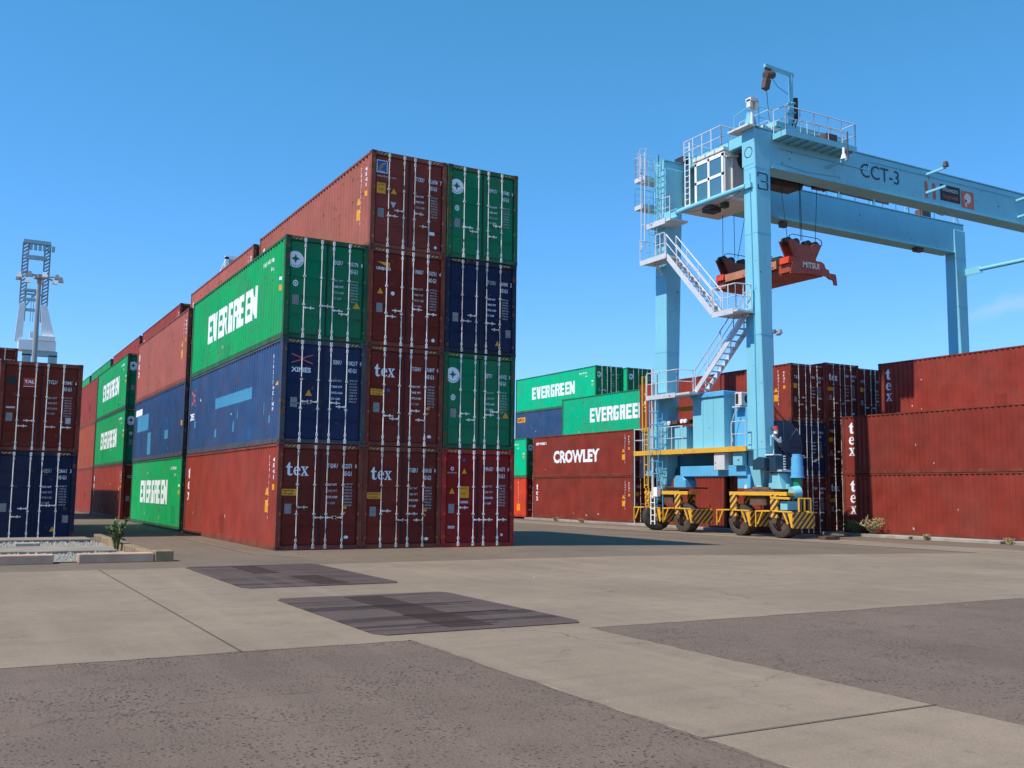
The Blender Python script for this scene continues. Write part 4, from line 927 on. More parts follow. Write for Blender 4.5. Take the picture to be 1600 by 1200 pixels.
face_text('MITSUI-PACECO', 36.07, 17.19, .235, .004, .72, 5.580, 'cream', NG, 'lettering', 'CENTER'); face_text('TRANSTAINER', 36.07, 16.82, .235, .004, .80, 5.580, 'letterorange', NG, 'lettering', 'CENTER')
# lamp arms standing out from the near girder
def lamp_arm(x, z, y0=5.6, ln=1.15, head=True):
    b = MB(); b.bar((x, y0, z), (x, y0 - ln, z + .05), .09, .11); o = part('lamp_arm', b, 'crane')
    if head:
        b = MB(); b.hexa([(x - .12, y0 - ln - .12, z + .08), (x + .12, y0 - ln - .12, z + .08), (x + .12, y0 - ln + .1, z + .08), (x - .12, y0 - ln + .1, z + .08)],
                         [(x - .08, y0 - ln - .08, z + .34), (x + .08, y0 - ln - .08, z + .34), (x + .08, y0 - ln + .06, z + .34), (x - .08, y0 - ln + .06, z + .34)]); part('floodlight', b, 'brownsteel', o)
lamp_arm(34.25, 17.82); lamp_arm(34.2, 16.86, head=False); lamp_arm(41.5, 17.6, ln=.9); lamp_arm(41.6, 16.7, ln=.6, head=False)
b = MB(); b.bar((27.2, 5.6, 16.95), (27.2, 4.35, 17.0), .10, .12); o = part('lamp_arm', b, 'crane')
b = MB(); b.tube((27.2, 4.55, 17.05), (27.2, 4.55, 17.28), .15, 12, .09); b.tube((27.2, 4.55, 17.28), (27.2, 4.55, 17.6), .06, 8); part('floodlight', b, 'farwhite', o)
b = MB(); b.tube((27.25, 4.35, 17.0), (27.25, 4.35, 18.3), .035, 6); part('conduit', b, 'brownsteel', o)
# walkway beside the near girder with the davit
wk = MB(); wk.box(23.8, 4.75, 17.66, 28.25, 5.58, 17.72); wk.box(23.8, 4.70, 17.62, 28.25, 4.75, 17.88); wk.box(23.75, 4.70, 17.62, 23.8, 5.58, 17.88)
for i in range(8): wk.bar((24.2 + i * .55, 4.72, 17.6), (24.2 + i * .55, 5.6, 17.6), .05, .08)
wo2 = part('walkway', wk, 'crane'); b = MB()
rail(b, [(23.8, 5.5, 17.9), (23.8, 4.75, 17.9), (28.22, 4.75, 17.9), (28.22, 5.5, 17.9)], 1.08, .026, (.5,), .9); rail(b, [(25.9, 5.5, 17.9), (28.22, 5.5, 17.9)], 1.0, .022, (.5,), .8); part('railing', b, 'stair', wo2)
b = MB(); b.tube((26.0, 5.25, 17.95), (26.5, 5.25, 17.95), .2, 12); b.box(26.6, 5.0, 17.74, 27.3, 5.5, 18.35); part('winch', b, 'brownsteel', wo2)
dv = MB(); dv.tube((24.45, 5.05, 17.7), (24.45, 5.05, 19.3), .17, 12, .12); dv.tube((24.45, 5.05, 19.3), (24.45, 5.05, 20.62), .10, 10); dv.bar((24.6, 5.05, 20.66), (22.72, 4.9, 20.66), .12, .16)
for z in (18.3, 18.8, 19.25): dv.tube((24.45, 5.05, z), (24.45, 5.05, z + .06), .20, 12)
dvo = part('davit', dv, 'crane'); b = MB(); b.box(24.62, 4.95, 18.6, 24.78, 5.2, 19.6); b.path([(24.6, 5.1, 18.0), (24.75, 5.0, 18.5), (24.6, 4.9, 18.9), (24.35, 4.9, 18.2)], .03); part('control_box', b, 'machine', dvo)
b = MB(); b.tube((22.78, 4.93, 20.25), (23.28, 4.95, 20.36), .17, 12); b.box(22.8, 4.85, 20.4, 23.1, 5.0, 20.58); b.prism([(22.62, 19.62), (22.90, 19.56), (23.02, 20.02), (22.74, 20.10)], 'y', 4.8, 5.05); part('chain_hoist', b, 'brownsteel', dvo)
b = MB(); b.path([(22.85, 4.93, 19.6), (22.9, 4.95, 19.2), (23.05, 5.0, 18.2)], .015); b.path([(23.2, 4.95, 20.2), (23.6, 5, 19.9), (24.3, 5.05, 19.7)], .012); part('hoist_chain', b, 'rope', dvo)
# junction box on its bent stand
b = MB(); b.box(22.45, 5.5, 19.22, 22.9, 5.85, 19.38); b.box(22.45, 5.55, 18.95, 22.58, 5.8, 19.3); b.box(22.74, 5.5, 18.88, 22.9, 5.8, 19.25); b.tube((22.66, 5.68, 18.2), (22.66, 5.68, 19.25), .07, 8); b.tube((22.5, 5.95, 18.15), (22.66, 5.68, 18.2), .06, 8)
b.box(22.3, 5.55, 18.06, 22.95, 6.9, 18.14); part('junction_box', b, 'cream')
# rails and small gear on the girder ends
b = MB(); rail(b, [(23.1, 5.7, 18.12), (24.0, 5.7, 18.12)], 1.0, .02, (.5,), .9); b.path([(22.8, 7.0, 18.2), (22.8, 7.0, 19.0), (23.1, 6.6, 19.3), (23.6, 6.4, 19.2)], .02); part('railing', b, 'crane')
b = MB(); b.tube((23.5, 5.9, 18.25), (23.9, 5.9, 18.25), .16, 10); b.box(24.0, 5.8, 18.12, 24.5, 6.2, 18.4); b.tube((24.55, 6.0, 18.35), (24.9, 6.0, 18.35), .22, 12); part('cable_drum', b, 'cream')
# pipe rail along the far girder
b = MB(); b.tube((31, 12.3, 19.0), (43.6, 12.3, 18.95), .035, 6)
for i in range(12): b.tube((31 + i * 1.15, 12.3, 18.4), (31 + i * 1.15, 12.3, 19.0), .025, 6)
for i in range(4): b.box(32.4 + i * 2.9, 12.2, 18.42, 32.5 + i * 2.9, 12.4, 19.15); b.bar((32.4 + i * 2.9, 12.3, 19.1), (31.8 + i * 2.9, 12.3, 18.95), .06, .08)
part('railing', b, 'crane', FG)
b = MB(); b.tube((31, 12.28, 18.85), (39.5, 12.28, 18.82), .07, 8); part('conduit', b, 'brownsteel', FG)
b = MB(); b.box(42.4, 12.2, 18.42, 43.2, 12.7, 18.95); b.path([(43.5, 12.3, 18.95), (44.4, 12.3, 18.85), (45.3, 12.3, 19.15)], .03); part('control_box', b, 'brownsteel', FG)
b = MB(); b.bar((45.2, 12.3, 19.2), (45.7, 12.3, 19.2), .2, .16); b.tube((45.4, 12.3, 18.4), (45.4, 12.3, 19.2), .06, 8); b.tube((46.0, 12.3, 18.4), (45.6, 12.3, 19.2), .05, 8); part('cable_guide', b, 'stair', FG)
b = MB(); b.box(41.9, 12.25, 16.3, 42.5, 12.6, 16.52); b.box(30.9, 12.25, 16.2, 31.3, 12.5, 16.5); part('limit_switch', b, 'brownsteel', FG)
b = MB()
for x, y in ((23.3, 5.60), (23.45, 5.60)): b.path([(x, y - .02, 16.2), (x - .12, y - .14, 10.0), (x - .24, y - .26, 3.4)], .018, 5)
b.path([(22.67, 5.9, 16.0), (22.67, 5.75, 9.0), (22.67, 5.7, 3.2)], .02, 5); part('conduit', b, 'craneb', NL)
b = MB(); b.path([(24.2, 5.57, 17.3), (30.0, 5.57, 17.3), (30.1, 5.57, 17.75), (45.0, 5.57, 17.75)], .018, 5); b.path([(24.0, 5.575, 16.62), (26.0, 5.575, 16.5), (28.0, 5.575, 16.62)], .012, 5); part('conduit', b, 'craneb', NG)
b = MB(); b.path([(22.69, 6.0, 15.5), (22.5, 6.8, 15.1), (22.5, 8.2, 14.95), (22.5, 9.8, 15.15), (22.66, 11.2, 15.45)], .014, 5); part('hanging_cable', b, 'rope')
# braces between the two frames
for x in (22.62, 46.0):
    b = MB(); b.tube((x, 6.1, 15.42), (x, 11.0, 15.42), .125, 12); b.box(x - .05, 5.75, 15.30, x + .05, 6.5, 15.54); b.box(x - .05, 10.9, 15.2, x + .05, 12.3, 15.62); part('brace', b, 'crane')
# sill beam and lower machinery
b = MB(); b.box(23.45, 6.0, 2.55, 24.0, 12.4, 3.52); b.box(23.0, 6.0, 3.05, 23.45, 6.3, 3.5); b.box(23.0, 12.0, 3.05, 23.45, 12.3, 3.5); part('sill_beam', b, 'sillshade', crane, .02)
b = MB(); b.box(22.60, 6.35, 2.45, 22.95, 10.85, 2.93); part('cable_tray', b, 'craneb', crane, .02)
b = MB(); b.box(22.35, 7.45, 2.72, 22.9, 8.15, 3.52); part('control_box', b, 'stair', crane, .02)
b = MB(); b.box(22.4, 6.35, 2.9, 22.68, 6.95, 3.5); b.tube((22.39, 6.6, 3.2), (22.36, 6.6, 3.2), .06, 10); part('control_box', b, 'crane', crane, .02)
b = MB(); b.box(22.32, 5.95, 3.56, 24.6, 14.1, 3.62); fl_ = part('platform', b, 'stair')
b = MB(); b.box(22.25, 5.95, 3.52, 22.32, 14.1, 3.74); b.box(22.32, 14.1, 3.52, 24.6, 14.17, 3.74); b.box(22.235, 6.95, 3.50, 22.255, 7.0, 3.76); b.box(22.235, 10.2, 3.50, 22.255, 10.3, 3.76); b.box(22.235, 11.1, 3.50, 22.255, 11.2, 3.76); part('kick_plate', b, 'yellow', fl_)
b = MB(); rail(b, [(22.34, 10.35, 3.74), (22.34, 11.95, 3.74)], 1.1, .024, (.5,), .8); rail(b, [(22.34, 6.05, 3.74), (22.34, 6.95, 3.74)], 1.1, .024, (.5,), .9); rail(b, [(22.34, 12.8, 3.74), (22.34, 14.1, 3.74), (24.5, 14.1, 3.74)], 1.1, .024, (.5,), .8); part('railing', b, 'stair', fl_)
mh = MB(); mh.box(22.72, 7.86, 3.66, 24.5, 10.04, 6.12); mho = part('machine_house', mh, 'crane', crane, .02)
b = MB(); b.box(22.64, 7.78, 6.10, 24.58, 10.12, 6.34); part('roof', b, 'craneb', mho, .02)
b = MB()
for y in (8.55, 9.28): b.box(22.708, y, 3.7, 22.722, y + .02, 6.08)
part('seam', b, 'craneb', mho)
b = MB(); b.box(23.2, 6.5, 3.66, 24.4, 7.7, 5.55); part('cabinet', b, 'craneb', crane, .02)
b = MB(); b.box(22.95, 6.95, 5.62, 23.75, 7.38, 6.22); b2 = part('air_conditioner', b, 'cream', crane, .02)
b = MB(); b.box(22.94, 7.14, 5.70, 22.952, 7.32, 6.16); b.disc((23.35, 6.945, 5.92), 'y', .22, 20); part('fan_grille', b, 'machine', b2)
b = MB(); b.box(22.9, 6.98, 5.54, 23.8, 7.5, 5.60); b.path([(23.0, 7.2, 5.5), (22.9, 7.4, 5.2), (22.9, 7.6, 4.6), (23.0, 7.6, 4.0)], .02); b.path([(23.3, 6.45, 5.4), (23.2, 6.4, 5.0), (23.4, 6.42, 4.7), (23.6, 6.45, 5.0)], .02); part('conduit', b, 'stair', b2)
cb = MB(); cb.box(22.75, 10.55, 3.66, 23.4, 11.45, 4.86); cbo = part('cabinet', cb, 'crane', crane, .02)
b = MB(); b.box(22.74, 10.99, 3.70, 22.752, 11.01, 4.84); part('seam', b, 'craneb', cbo)
b = MB(); b.box(22.7, 10.2, 4.98, 23.0, 11.95, 5.16); o = part('lamp_bar', b, 'black')
b = MB(); b.tube((22.69, 11.75, 5.07), (22.6, 11.75, 5.05), .10, 12); b.tube((22.69, 10.5, 5.1), (22.6, 10.5, 5.1), .10, 12); b.tube((22.69, 10.75, 5.1), (22.6, 10.75, 5.1), .10, 12); part('floodlight', b, 'farwhite', o); b = MB(); b.box(22.6, 11.05, 5.0, 22.7, 11.45, 5.16); part('floodlight', b, 'brownsteel', o)
b = MB(); b.bar((23.4, 10.1, 5.78), (23.4, 12.0, 5.78), .2, .2); b.bar((23.5, 10.75, 5.1), (23.5, 10.75, 5.85), .14, .14); part('brace', b, 'yellow')
b = MB(); b.box(22.9, 13.1, 3.7, 23.7, 13.7, 4.75); b.box(22.8, 13.2, 2.5, 23.5, 13.8, 3.5); part('cabinet', b, 'craneb', crane, .02)
# saddles over the bogies
def wheel(yc, xc, parent, yawed=False):
    b = MB(); zc = Z0 + .70; prof = [(-.27, .40), (-.29, .55), (-.26, .66), (-.16, .70), (.16, .70), (.26, .66), (.29, .55), (.27, .40)]
    n = 36; vs = []
    for i in range(n):
        t = 2 * math.pi * i / n
        for a, r in prof:
            rr_ = r + (.0 if (i % 2 or abs(a) > .2) else -.018)
            p = Vector((a, r and rr_ * math.cos(t), rr_ * math.sin(t)))
            if yawed: p = Matrix.Rotation(R(70), 3, 'Z') @ p
            vs.append((xc + p.x, yc + p.y, zc + p.z))
    k = len(prof); fs = [(i * k + j, i * k + j + 1, ((i + 1) % n) * k + j + 1, ((i + 1) % n) * k + j) for i in range(n) for j in range(k - 1)]
    b.add(vs, fs); w = part('wheel', b, 'tyre', parent, 0, True)
    b = MB()
    for sgn in (-1, 1):
        a = Vector((sgn * .20, 0, 0)); c = Vector((sgn * .10, 0, 0)); d = Vector((sgn * .26, 0, 0))
        if yawed: a, c, d = [Matrix.Rotation(R(70), 3, 'Z') @ q for q in (a, c, d)]
        o_ = Vector((xc, yc, zc)); b.tube(o_ + c, o_ + a, .41, 24, .40); b.tube(o_ + a, o_ + d, .16, 14, .12)
    part('rim', b, 'brownsteel', w, 0, True)
    return w
def bogie(yw, xc, sgn=1, turned=None):
    ya, yb = yw; yc = (ya + yb) / 2
    fr_ = MB(); fr_.box(xc - .33, ya - .55, 1.62, xc + .45, yb + .45, 1.74); fr_.box(xc - .36, ya - .55, 1.60, xc - .30, yb + .45, 1.76)
    bo = part('bogie', fr_, 'yellow', crane, .01)
    b = MB(); b.box(xc - .2, yc - .9, 1.74, xc + .4, yc + .9, 1.86); b.box(xc - .25, yc - .5, 1.2, xc + .35, yc + .5, 1.6); b.tube((xc, yc - .5, 1.86), (xc, yc + .5, 1.90), .1, 8); part('pivot', b, 'brownsteel', bo)
    for y in (ya, yb):
        wheel(y, xc + .05, bo, turned == y)
        b = MB()
        for s_ in (-1, 1):
            x = xc + .05 + s_ * .40; b.hexa([(x - .07, y - .05, .68), (x + .07, y - .05, .68), (x + .07, y + .32, .68), (x - .07, y + .32, .68)], [(x - .07, y - .10, 1.64), (x + .07, y - .10, 1.64), (x + .07, y + .36, 1.64), (x - .07, y + .36, 1.64)])
        part('fork', b, 'hazardfork', bo, .01)
        b = MB()
        for s_ in (-1, 1):
            x = xc + .05 + s_ * .43; b.tube((x, y + .10, .56), (x + s_ * .05, y + .10, .56), .12, 10); b.box(min(x, x + s_ * .03), y - .02, .50, max(x, x + s_ * .03), y + .26, .72)
        part('axle_cap', b, 'brownsteel', bo)
        # guard board in front of every wheel, with its struts
        g = MB(); yg = y - .95
        g.box(xc - .45, yg - .03, .28, xc + .80, yg, .92); part('guard_board', g, 'hazard', bo, .008)
        g = MB(); g.prism([(yg, .30), (yg + .06, .30), (yg + .26, .92), (yg, .92)], 'x', xc - .47, xc - .44); part('guard_board', g, 'yellow', bo)
        b = MB(); x = xc - .46; b.bar((x, yg, .95), (x, y + .15, .97), .06, .06); b.bar((x, yg + .25, .45), (x, yg + .5, .93), .05, .06); b.bar((xc + .75, yg, .95), (xc + .75, y + .15, .97), .06, .06)
        b.bar((x, y + .3, .97), (x, y + 1.15, .95), .06, .06); b.bar((x, y + 1.05, .40), (x, y + .75, .93), .05, .06); b.bar((x, y + 1.15, .28), (x, y + 1.15, .95), .05, .05)
        part('guard_strut', b, 'yellow', bo)
    return bo
BA = bogie((4.28, 6.75), 22.75); BB = bogie((10.62, 12.95), 22.75, turned=12.95); bogie((4.28, 6.75), 45.85); bogie((10.62, 12.95), 45.85)
b = MB(); b.prism([(10.45, 1.9), (11.35, 1.9), (11.35, 2.35), (11.2, 2.5), (10.75, 2.5), (10.5, 2.3)], 'x', 22.6, 23.3); part('bogie_saddle', b, 'craneb', crane, .02)
b = MB(); b.box(22.7, 6.2, 1.9, 23.2, 7.0, 2.5); part('bogie_saddle', b, 'craneb', crane, .02)
b = MB(); b.prism([(4.35, 1.88), (5.15, 1.88), (5.1, 2.55), (4.55, 2.55)], 'x', 22.75, 23.5); part('bogie_saddle', b, 'crane', crane, .02)
b = MB(); b.tube((22.7, 6.45, 1.9), (22.7, 6.45, 2.05), .07, 8); b.disc((22.66, 11.0, 1.98), 'x', .12, 12); part('grease_cap', b, 'farwhite')
b = MB(); b.tube((23.0, 5.0, 2.0), (23.5, 5.0, 2.0), .3, 10); b.box(22.5, 9.7, 1.88, 23.3, 11.9, 1.95); part('pivot', b, 'machine')
# travel motor, gearbox and wheel-turning gear at the front end
b = MB(); b.tube((23.4, 4.1, 2.42), (23.4, 4.1, 2.85), .26, 16); b.tube((23.4, 4.1, 2.85), (23.4, 4.1, 3.22), .24, 16); b.tube((23.4, 4.1, 3.22), (23.4, 4.1, 3.36), .2, 16); b.tube((23.4, 4.1, 2.36), (23.4, 4.1, 2.42), .3, 16); part('travel_motor', b, 'craneb', crane, 0, True)
b = MB(); b.tube((23.42, 4.1, 1.6), (23.42, 4.1, 2.36), .17, 14, .2); b.box(23.3, 4.0, 1.4, 23.55, 4.3, 1.8); part('gearbox', b, 'green', crane, 0, True)
b = MB(); b.tube((22.9, 3.95, 1.72), (23.25, 3.85, 1.78), .26, 14); b.tube((22.95, 4.2, 1.9), (22.95, 4.2, 2.1), .08, 8); b.box(22.45, 3.75, 1.02, 23.1, 4.15, 1.38); part('brake_housing', b, 'crane', crane, 0, True)
b = MB(); b.bar((22.35, 4.6, 1.52), (22.35, 3.5, 1.50), .07, .09)
for x in (22.7, 23.0, 23.35): b.tube((x, 3.35, .95), (x, 3.35, 1.5), .045, 8)
b.path([(22.7, 3.35, 1.5), (23.35, 3.35, 1.5)], .035); part('guard_frame', b, 'yellow')
b = MB(); b.box(23.5, 2.7, Z0, 24.3, 3.1, Z0 + .14); part('wheel_turning_pad', b, 'brownsteel')
b = MB(); b.box(22.60, 4.55, 2.65, 23.1, 5.1, 3.30); b.prism([(4.9, 2.75), (5.6, 2.7), (5.6, 3.1), (5.2, 3.25), (4.9, 3.2)], 'x', 22.3, 22.6); part('control_box', b, 'cranedark', crane, .01)
b = MB(); b.box(22.56, 4.62, 3.31, 23.05, 5.12, 3.36)
for i in range(6): b.box(23.06 , 4.50, 2.7 + i * .11, 23.16, 4.54, 2.75 + i * .11)
part('step', b, 'farwhite')
# cable reel on the inner side of the near leg
b = MB(); b.disc((23.85, 5.35, 3.75), 'y', 1.12, 40, .95)
b.add(*[(v, f) for v, f in [([], [])]][0]) if False else None
for y0 in (5.3, 5.62):
    b.disc((23.85, y0, 3.75), 'y', 1.12, 40, .30)
b.tube((23.85, 5.3, 3.75), (23.85, 5.62, 3.75), .95, 32, caps=False); b.tube((23.85, 5.2, 3.75), (23.85, 5.7, 3.75), .28, 16)
for i in range(8): t = math.pi / 4 * i; b.bar((23.85 + .28 * math.cos(t), 5.28, 3.75 + .28 * math.sin(t)), (23.85 + 1.1 * math.cos(t), 5.28, 3.75 + 1.1 * math.sin(t)), .06, .04)
part('cable_reel', b, 'cranedark', crane)
# climbing gear on the far left leg
def ladder(b, x, y0, y1, za, zb, r=.022, step=.3):
    b.tube((x, y0, za), (x, y0, zb), r, 6); b.tube((x, y1, za), (x, y1, zb), r, 6)
    for i in range(int((zb - za) / step)): b.tube((x, y0, za + .15 + i * step), (x, y1, za + .15 + i * step), r * .6, 5)
def cage(b, x, y0, y1, za, zb, out=.55, r=.016):
    yc = (y0 + y1) / 2; n = int((zb - za) / .55); ring = [(x, y1 + .08), (x - out * .6, y1 + .12), (x - out, yc), (x - out * .6, y0 - .12), (x, y0 - .08)]
    for i in range(n + 1):
        z = za + i * (zb - za) / n; b.path([(p, q, z) for p, q in ring], r * .8, 4)
    for p, q in ring[1:4]: b.tube((p, q, za), (p, q, zb), r * .8, 5)
b = MB(); ladder(b, 22.45, 12.05, 12.5, 13.3, 18.5, .03); cage(b, 22.45, 12.05, 12.5, 13.5, 18.5); part('caged_ladder', b, 'crane')
b = MB(); ladder(b, 22.45, 12.0, 12.45, Z0 + .5, 6.3, .028); cage(b, 22.45, 12.0, 12.45, 2.6, 6.2, .6, .022); part('caged_ladder', b, 'craneb')
b = MB(); ladder(b, 22.30, 12.95, 13.25, 1.9, 4.9, .04, .5); ladder(b, 22.3, 13.1, 13.4, 4.7, 7.5, .045, 1.2); ladder(b, 22.30, 12.9, 13.15, .4, 1.9, .03); part('ladder', b, 'yellow', crane, label='yellow ladder')
b = MB(); b.tube((22.4, 12.72, 1.4), (22.4, 12.72, 7.9), .06, 8); b.tube((22.35, 14.15, .1), (22.35, 14.15, 4.9), .035, 6); part('conduit', b, 'stair')
b = MB(); ladder(b, 22.15, 12.25, 12.55, .15, 1.7, .035); b.box(22.1, 12.0, 1.5, 22.3, 12.3, 1.95); part('boarding_ladder', b, 'farwhite')
# top platforms on the far leg
for z, ya, yb in ((17.55, 12.9, 13.75), (16.1, 13.05, 13.75)):
    b = MB(); b.box(22.1, ya, z, 23.4, yb, z + .22); o = part('platform', b, 'stair')
    if z > 17: b = MB(); rail(b, [(23.3, yb, z + .2), (22.12, yb, z + .2), (22.12, ya, z + .2)], 1.1, .024, (.33, .66), .45); part('railing', b, 'stair', o)
    else: b = MB(); rail(b, [(23.3, yb, z + .2), (22.12, yb, z + .2), (22.12, ya, z + .2)], 1.0, .014, (.33, .66), 2); part('railing', b, 'crane', o)
b = MB(); ladder(b, 22.0, 12.75, 13.05, 13.9, 18.9, .035, 1.1); cage(b, 22.1, 12.6, 13.0, 17.6, 19.0, .4); part('ladder', b, 'stair')
b = MB(); b.tube((22.5, 12.25, 18.2), (22.5, 12.25, 18.7), .03, 6); part('aerial', b, 'machine')
b = MB(); b.box(22.1, 10.85, 14.95, 23.2, 12.85, 15.05); b.box(22.05, 11.2, 14.85, 22.12, 12.7, 15.12); o = part('platform', b, 'stair'); b = MB(); rail(b, [(22.12, 10.9, 15.1), (22.12, 11.45, 15.1)], 1.05, .028, (.5,), .5); part('railing', b, 'stair', o)
# stairs
def stairs(b, x, w, y0, z0, y1, z1, treads):
    for s_ in (0, 1): b.bar((x + s_ * w, y0, z0), (x + s_ * w, y1, z1), .05, .24)
    for i in range(treads):
        t = (i + .5) / treads; y = y0 + (y1 - y0) * t; z = z0 + (z1 - z0) * t; b.box(x, y - .11, z, x + w, y + .11, z + .04)
def stair_rail(b, x, y0, z0, y1, z1, n, h=.95):
    p, q = Vector((x, y0, z0)), Vector((x, y1, z1)); u = Vector((0, 0, h)); b.tube(p + u, q + u, .028, 6); b.tube(p + u * .55, q + u * .55, .02, 6)
    for i in range(n + 1): t = p.lerp(q, i / n); b.tube(t, t + u, .026, 6)
b = MB(); stairs(b, 21.75, .62, 10.75, 13.1, 7.45, 9.75, 12); stairs(b, 22.45, .62, 5.95, 9.62, 9.5, 6.4, 13)
st_ = part('stairway', b, 'stair')
b = MB()
for x in (21.75, 22.37): stair_rail(b, x, 10.75, 13.2, 7.45, 9.85, 4)
for x in (22.45, 23.07): stair_rail(b, x, 5.95, 9.7, 9.5, 6.5, 4)
b.bar((21.75, 7.9, 9.9), (21.75, 7.3, 10.7), .03, .03); b.bar((21.75, 7.9, 10.7), (21.75, 7.3, 9.9), .03, .03)
part('railing', b, 'stair', st_)
b = MB(); b.box(21.7, 10.65, 13.02, 22.6, 12.75, 13.10); b.box(21.66, 10.65, 12.95, 21.7, 12.75, 13.2); b.bar((22.4, 11.9, 12.4), (22.0, 11.9, 13.0), .08, .1); o = part('landing', b, 'stair')
b = MB(); rail(b, [(21.7, 12.75, 13.2), (22.6, 12.75, 13.2)], 1.05, .024, (.5,), .9); rail(b, [(21.7, 11.5, 13.2), (21.7, 10.8, 13.2)], 1.05, .03, (.5,), .35); part('railing', b, 'stair', o)
b = MB(); b.box(21.7, 5.75, 9.6, 23.1, 7.4, 9.68); b.box(21.66, 6.0, 9.52, 21.7, 7.4, 9.76); o = part('landing', b, 'stair')
b = MB(); rail(b, [(21.7, 7.3, 9.75), (21.7, 5.85, 9.75), (22.5, 5.75, 9.75)], 1.1, .03, (.5,), .5); part('railing', b, 'stair', o)
b = MB(); b.box(22.0, 9.4, 6.28, 23.1, 12.65, 6.38); b.box(21.96, 10.4, 6.2, 22.0, 12.65, 6.42); o = part('landing', b, 'stair')
b = MB(); rail(b, [(22.0, 12.65, 6.42), (22.0, 10.3, 6.42), (22.9, 10.2, 6.42)], 1.1, .026, (.5,), .8); part('railing', b, 'stair', o)
# trolley
t_ = MB(); t_.box(24.2, 5.75, 18.46, 28.9, 12.75, 18.72); t_.box(24.2, 6.5, 18.2, 24.45, 12.4, 18.5); t_.box(28.6, 6.5, 18.2, 28.9, 12.4, 18.5)
tro = part('trolley', t_, 'crane', crane, .02)
b = MB(); b.tube((25.2, 8.2, 17.9), (25.2, 11.4, 17.9), .45, 18); b.tube((27.9, 7.2, 17.75), (27.9, 11.6, 17.75), .45, 18); b.box(26.3, 7.5, 17.5, 27.1, 10.5, 18.4); b.box(27.0, 6.7, 17.2, 28.4, 7.6, 17.9); b.box(25.0, 6.8, 17.35, 26.6, 7.7, 17.7); b.box(28.6, 7.2, 16.75, 29.2, 7.9, 17.3)
b.tube((25.6, 11.9, 18.9), (26.5, 11.9, 18.9), .35, 14); b.box(23.8, 11.9, 18.45, 25.1, 12.6, 18.8)
b.box(26.5, 8.6, 16.95, 28.7, 9.6, 17.9); b.tube((26.4, 8.3, 17.0), (28.2, 8.3, 17.0), .28, 14)
part('hoist_machinery', b, 'machine', tro)
b = MB(); b.prism([(28.55, 17.3), (29.3, 17.1), (29.0, 16.55), (28.35, 16.8)], 'y', 7.0, 7.5); part('cable_guide', b, 'brownsteel', tro)
b = MB(); rail(b, [(23.7, 11.7, 18.4), (23.7, 8.95, 18.4), (25.6, 8.95, 18.4)], 1.0, .034, (.45,), .62); rail(b, [(25.6, 8.95, 18.4), (25.6, 11.7, 18.4), (23.7, 11.7, 18.4)], 1.0, .026, (.5,), .9)
rail(b, [(24.6, 6.6, 18.6), (24.6, 8.6, 18.6)], 1.0, .024, (.5,), .9); part('railing', b, 'stair', tro)
# operator's cab, hanging under the trolley
cab = MB(); cab.box(23.95, 8.98, 15.98, 25.95, 11.25, 18.25); cabo = part('operator_cab', cab, 'cream', tro, .04)
b = MB(); b.box(23.6, 8.9, 15.82, 26.2, 12.05, 15.97); part('cab_floor', b, 'cream', cabo, .01)
b = MB(); b.box(23.9, 8.95, 18.25, 26.0, 11.3, 18.42); part('cab_roof', b, 'cream', cabo, .01)
b = MB(); x = 23.90
for y0, y1, z0, z1 in ((9.02, 9.16, 16.05, 18.12), (11.0, 11.14, 16.05, 18.12), (10.03, 10.17, 16.05, 18.12), (9.02, 11.14, 16.0, 16.12), (9.02, 11.14, 17.02, 17.16), (9.02, 11.14, 17.98, 18.12)): b.box(x, y0, z0, x + .06, y1, z1)
wf = part('window_frame', b, 'farwhite', cabo)
for y0, y1 in ((9.16, 10.03), (10.17, 11.0)):
    for z0, z1 in ((16.12, 17.02), (17.16, 17.98)): b = MB(); b.box(23.925, y0, z0, 23.94, y1, z1); part('window_pane', b, 'glass', cabo)
b = MB(); b.tube((24.4, 8.94, 16.2), (24.4, 8.94, 17.9), .05, 8); b.bar((24.0, 8.9, 17.9), (25.1, 8.9, 18.1), .1, .06); b.tube((25.5, 8.93, 17.2), (25.5, 8.85, 17.2), .07, 8); b.box(25.3, 8.88, 16.5, 25.55, 8.97, 17.0); part('conduit', b, 'cream', cabo)
b = MB(); ladder(b, 23.75, 11.35, 11.7, 15.95, 19.4, .035, .3); part('ladder', b, 'farwhite', cabo)
b = MB(); b.box(23.9, 10.0, 15.5, 24.6, 10.6, 15.75); b.box(24.2, 9.3, 15.55, 24.5, 9.6, 15.8); part('floodlight', b, 'machine', cabo)

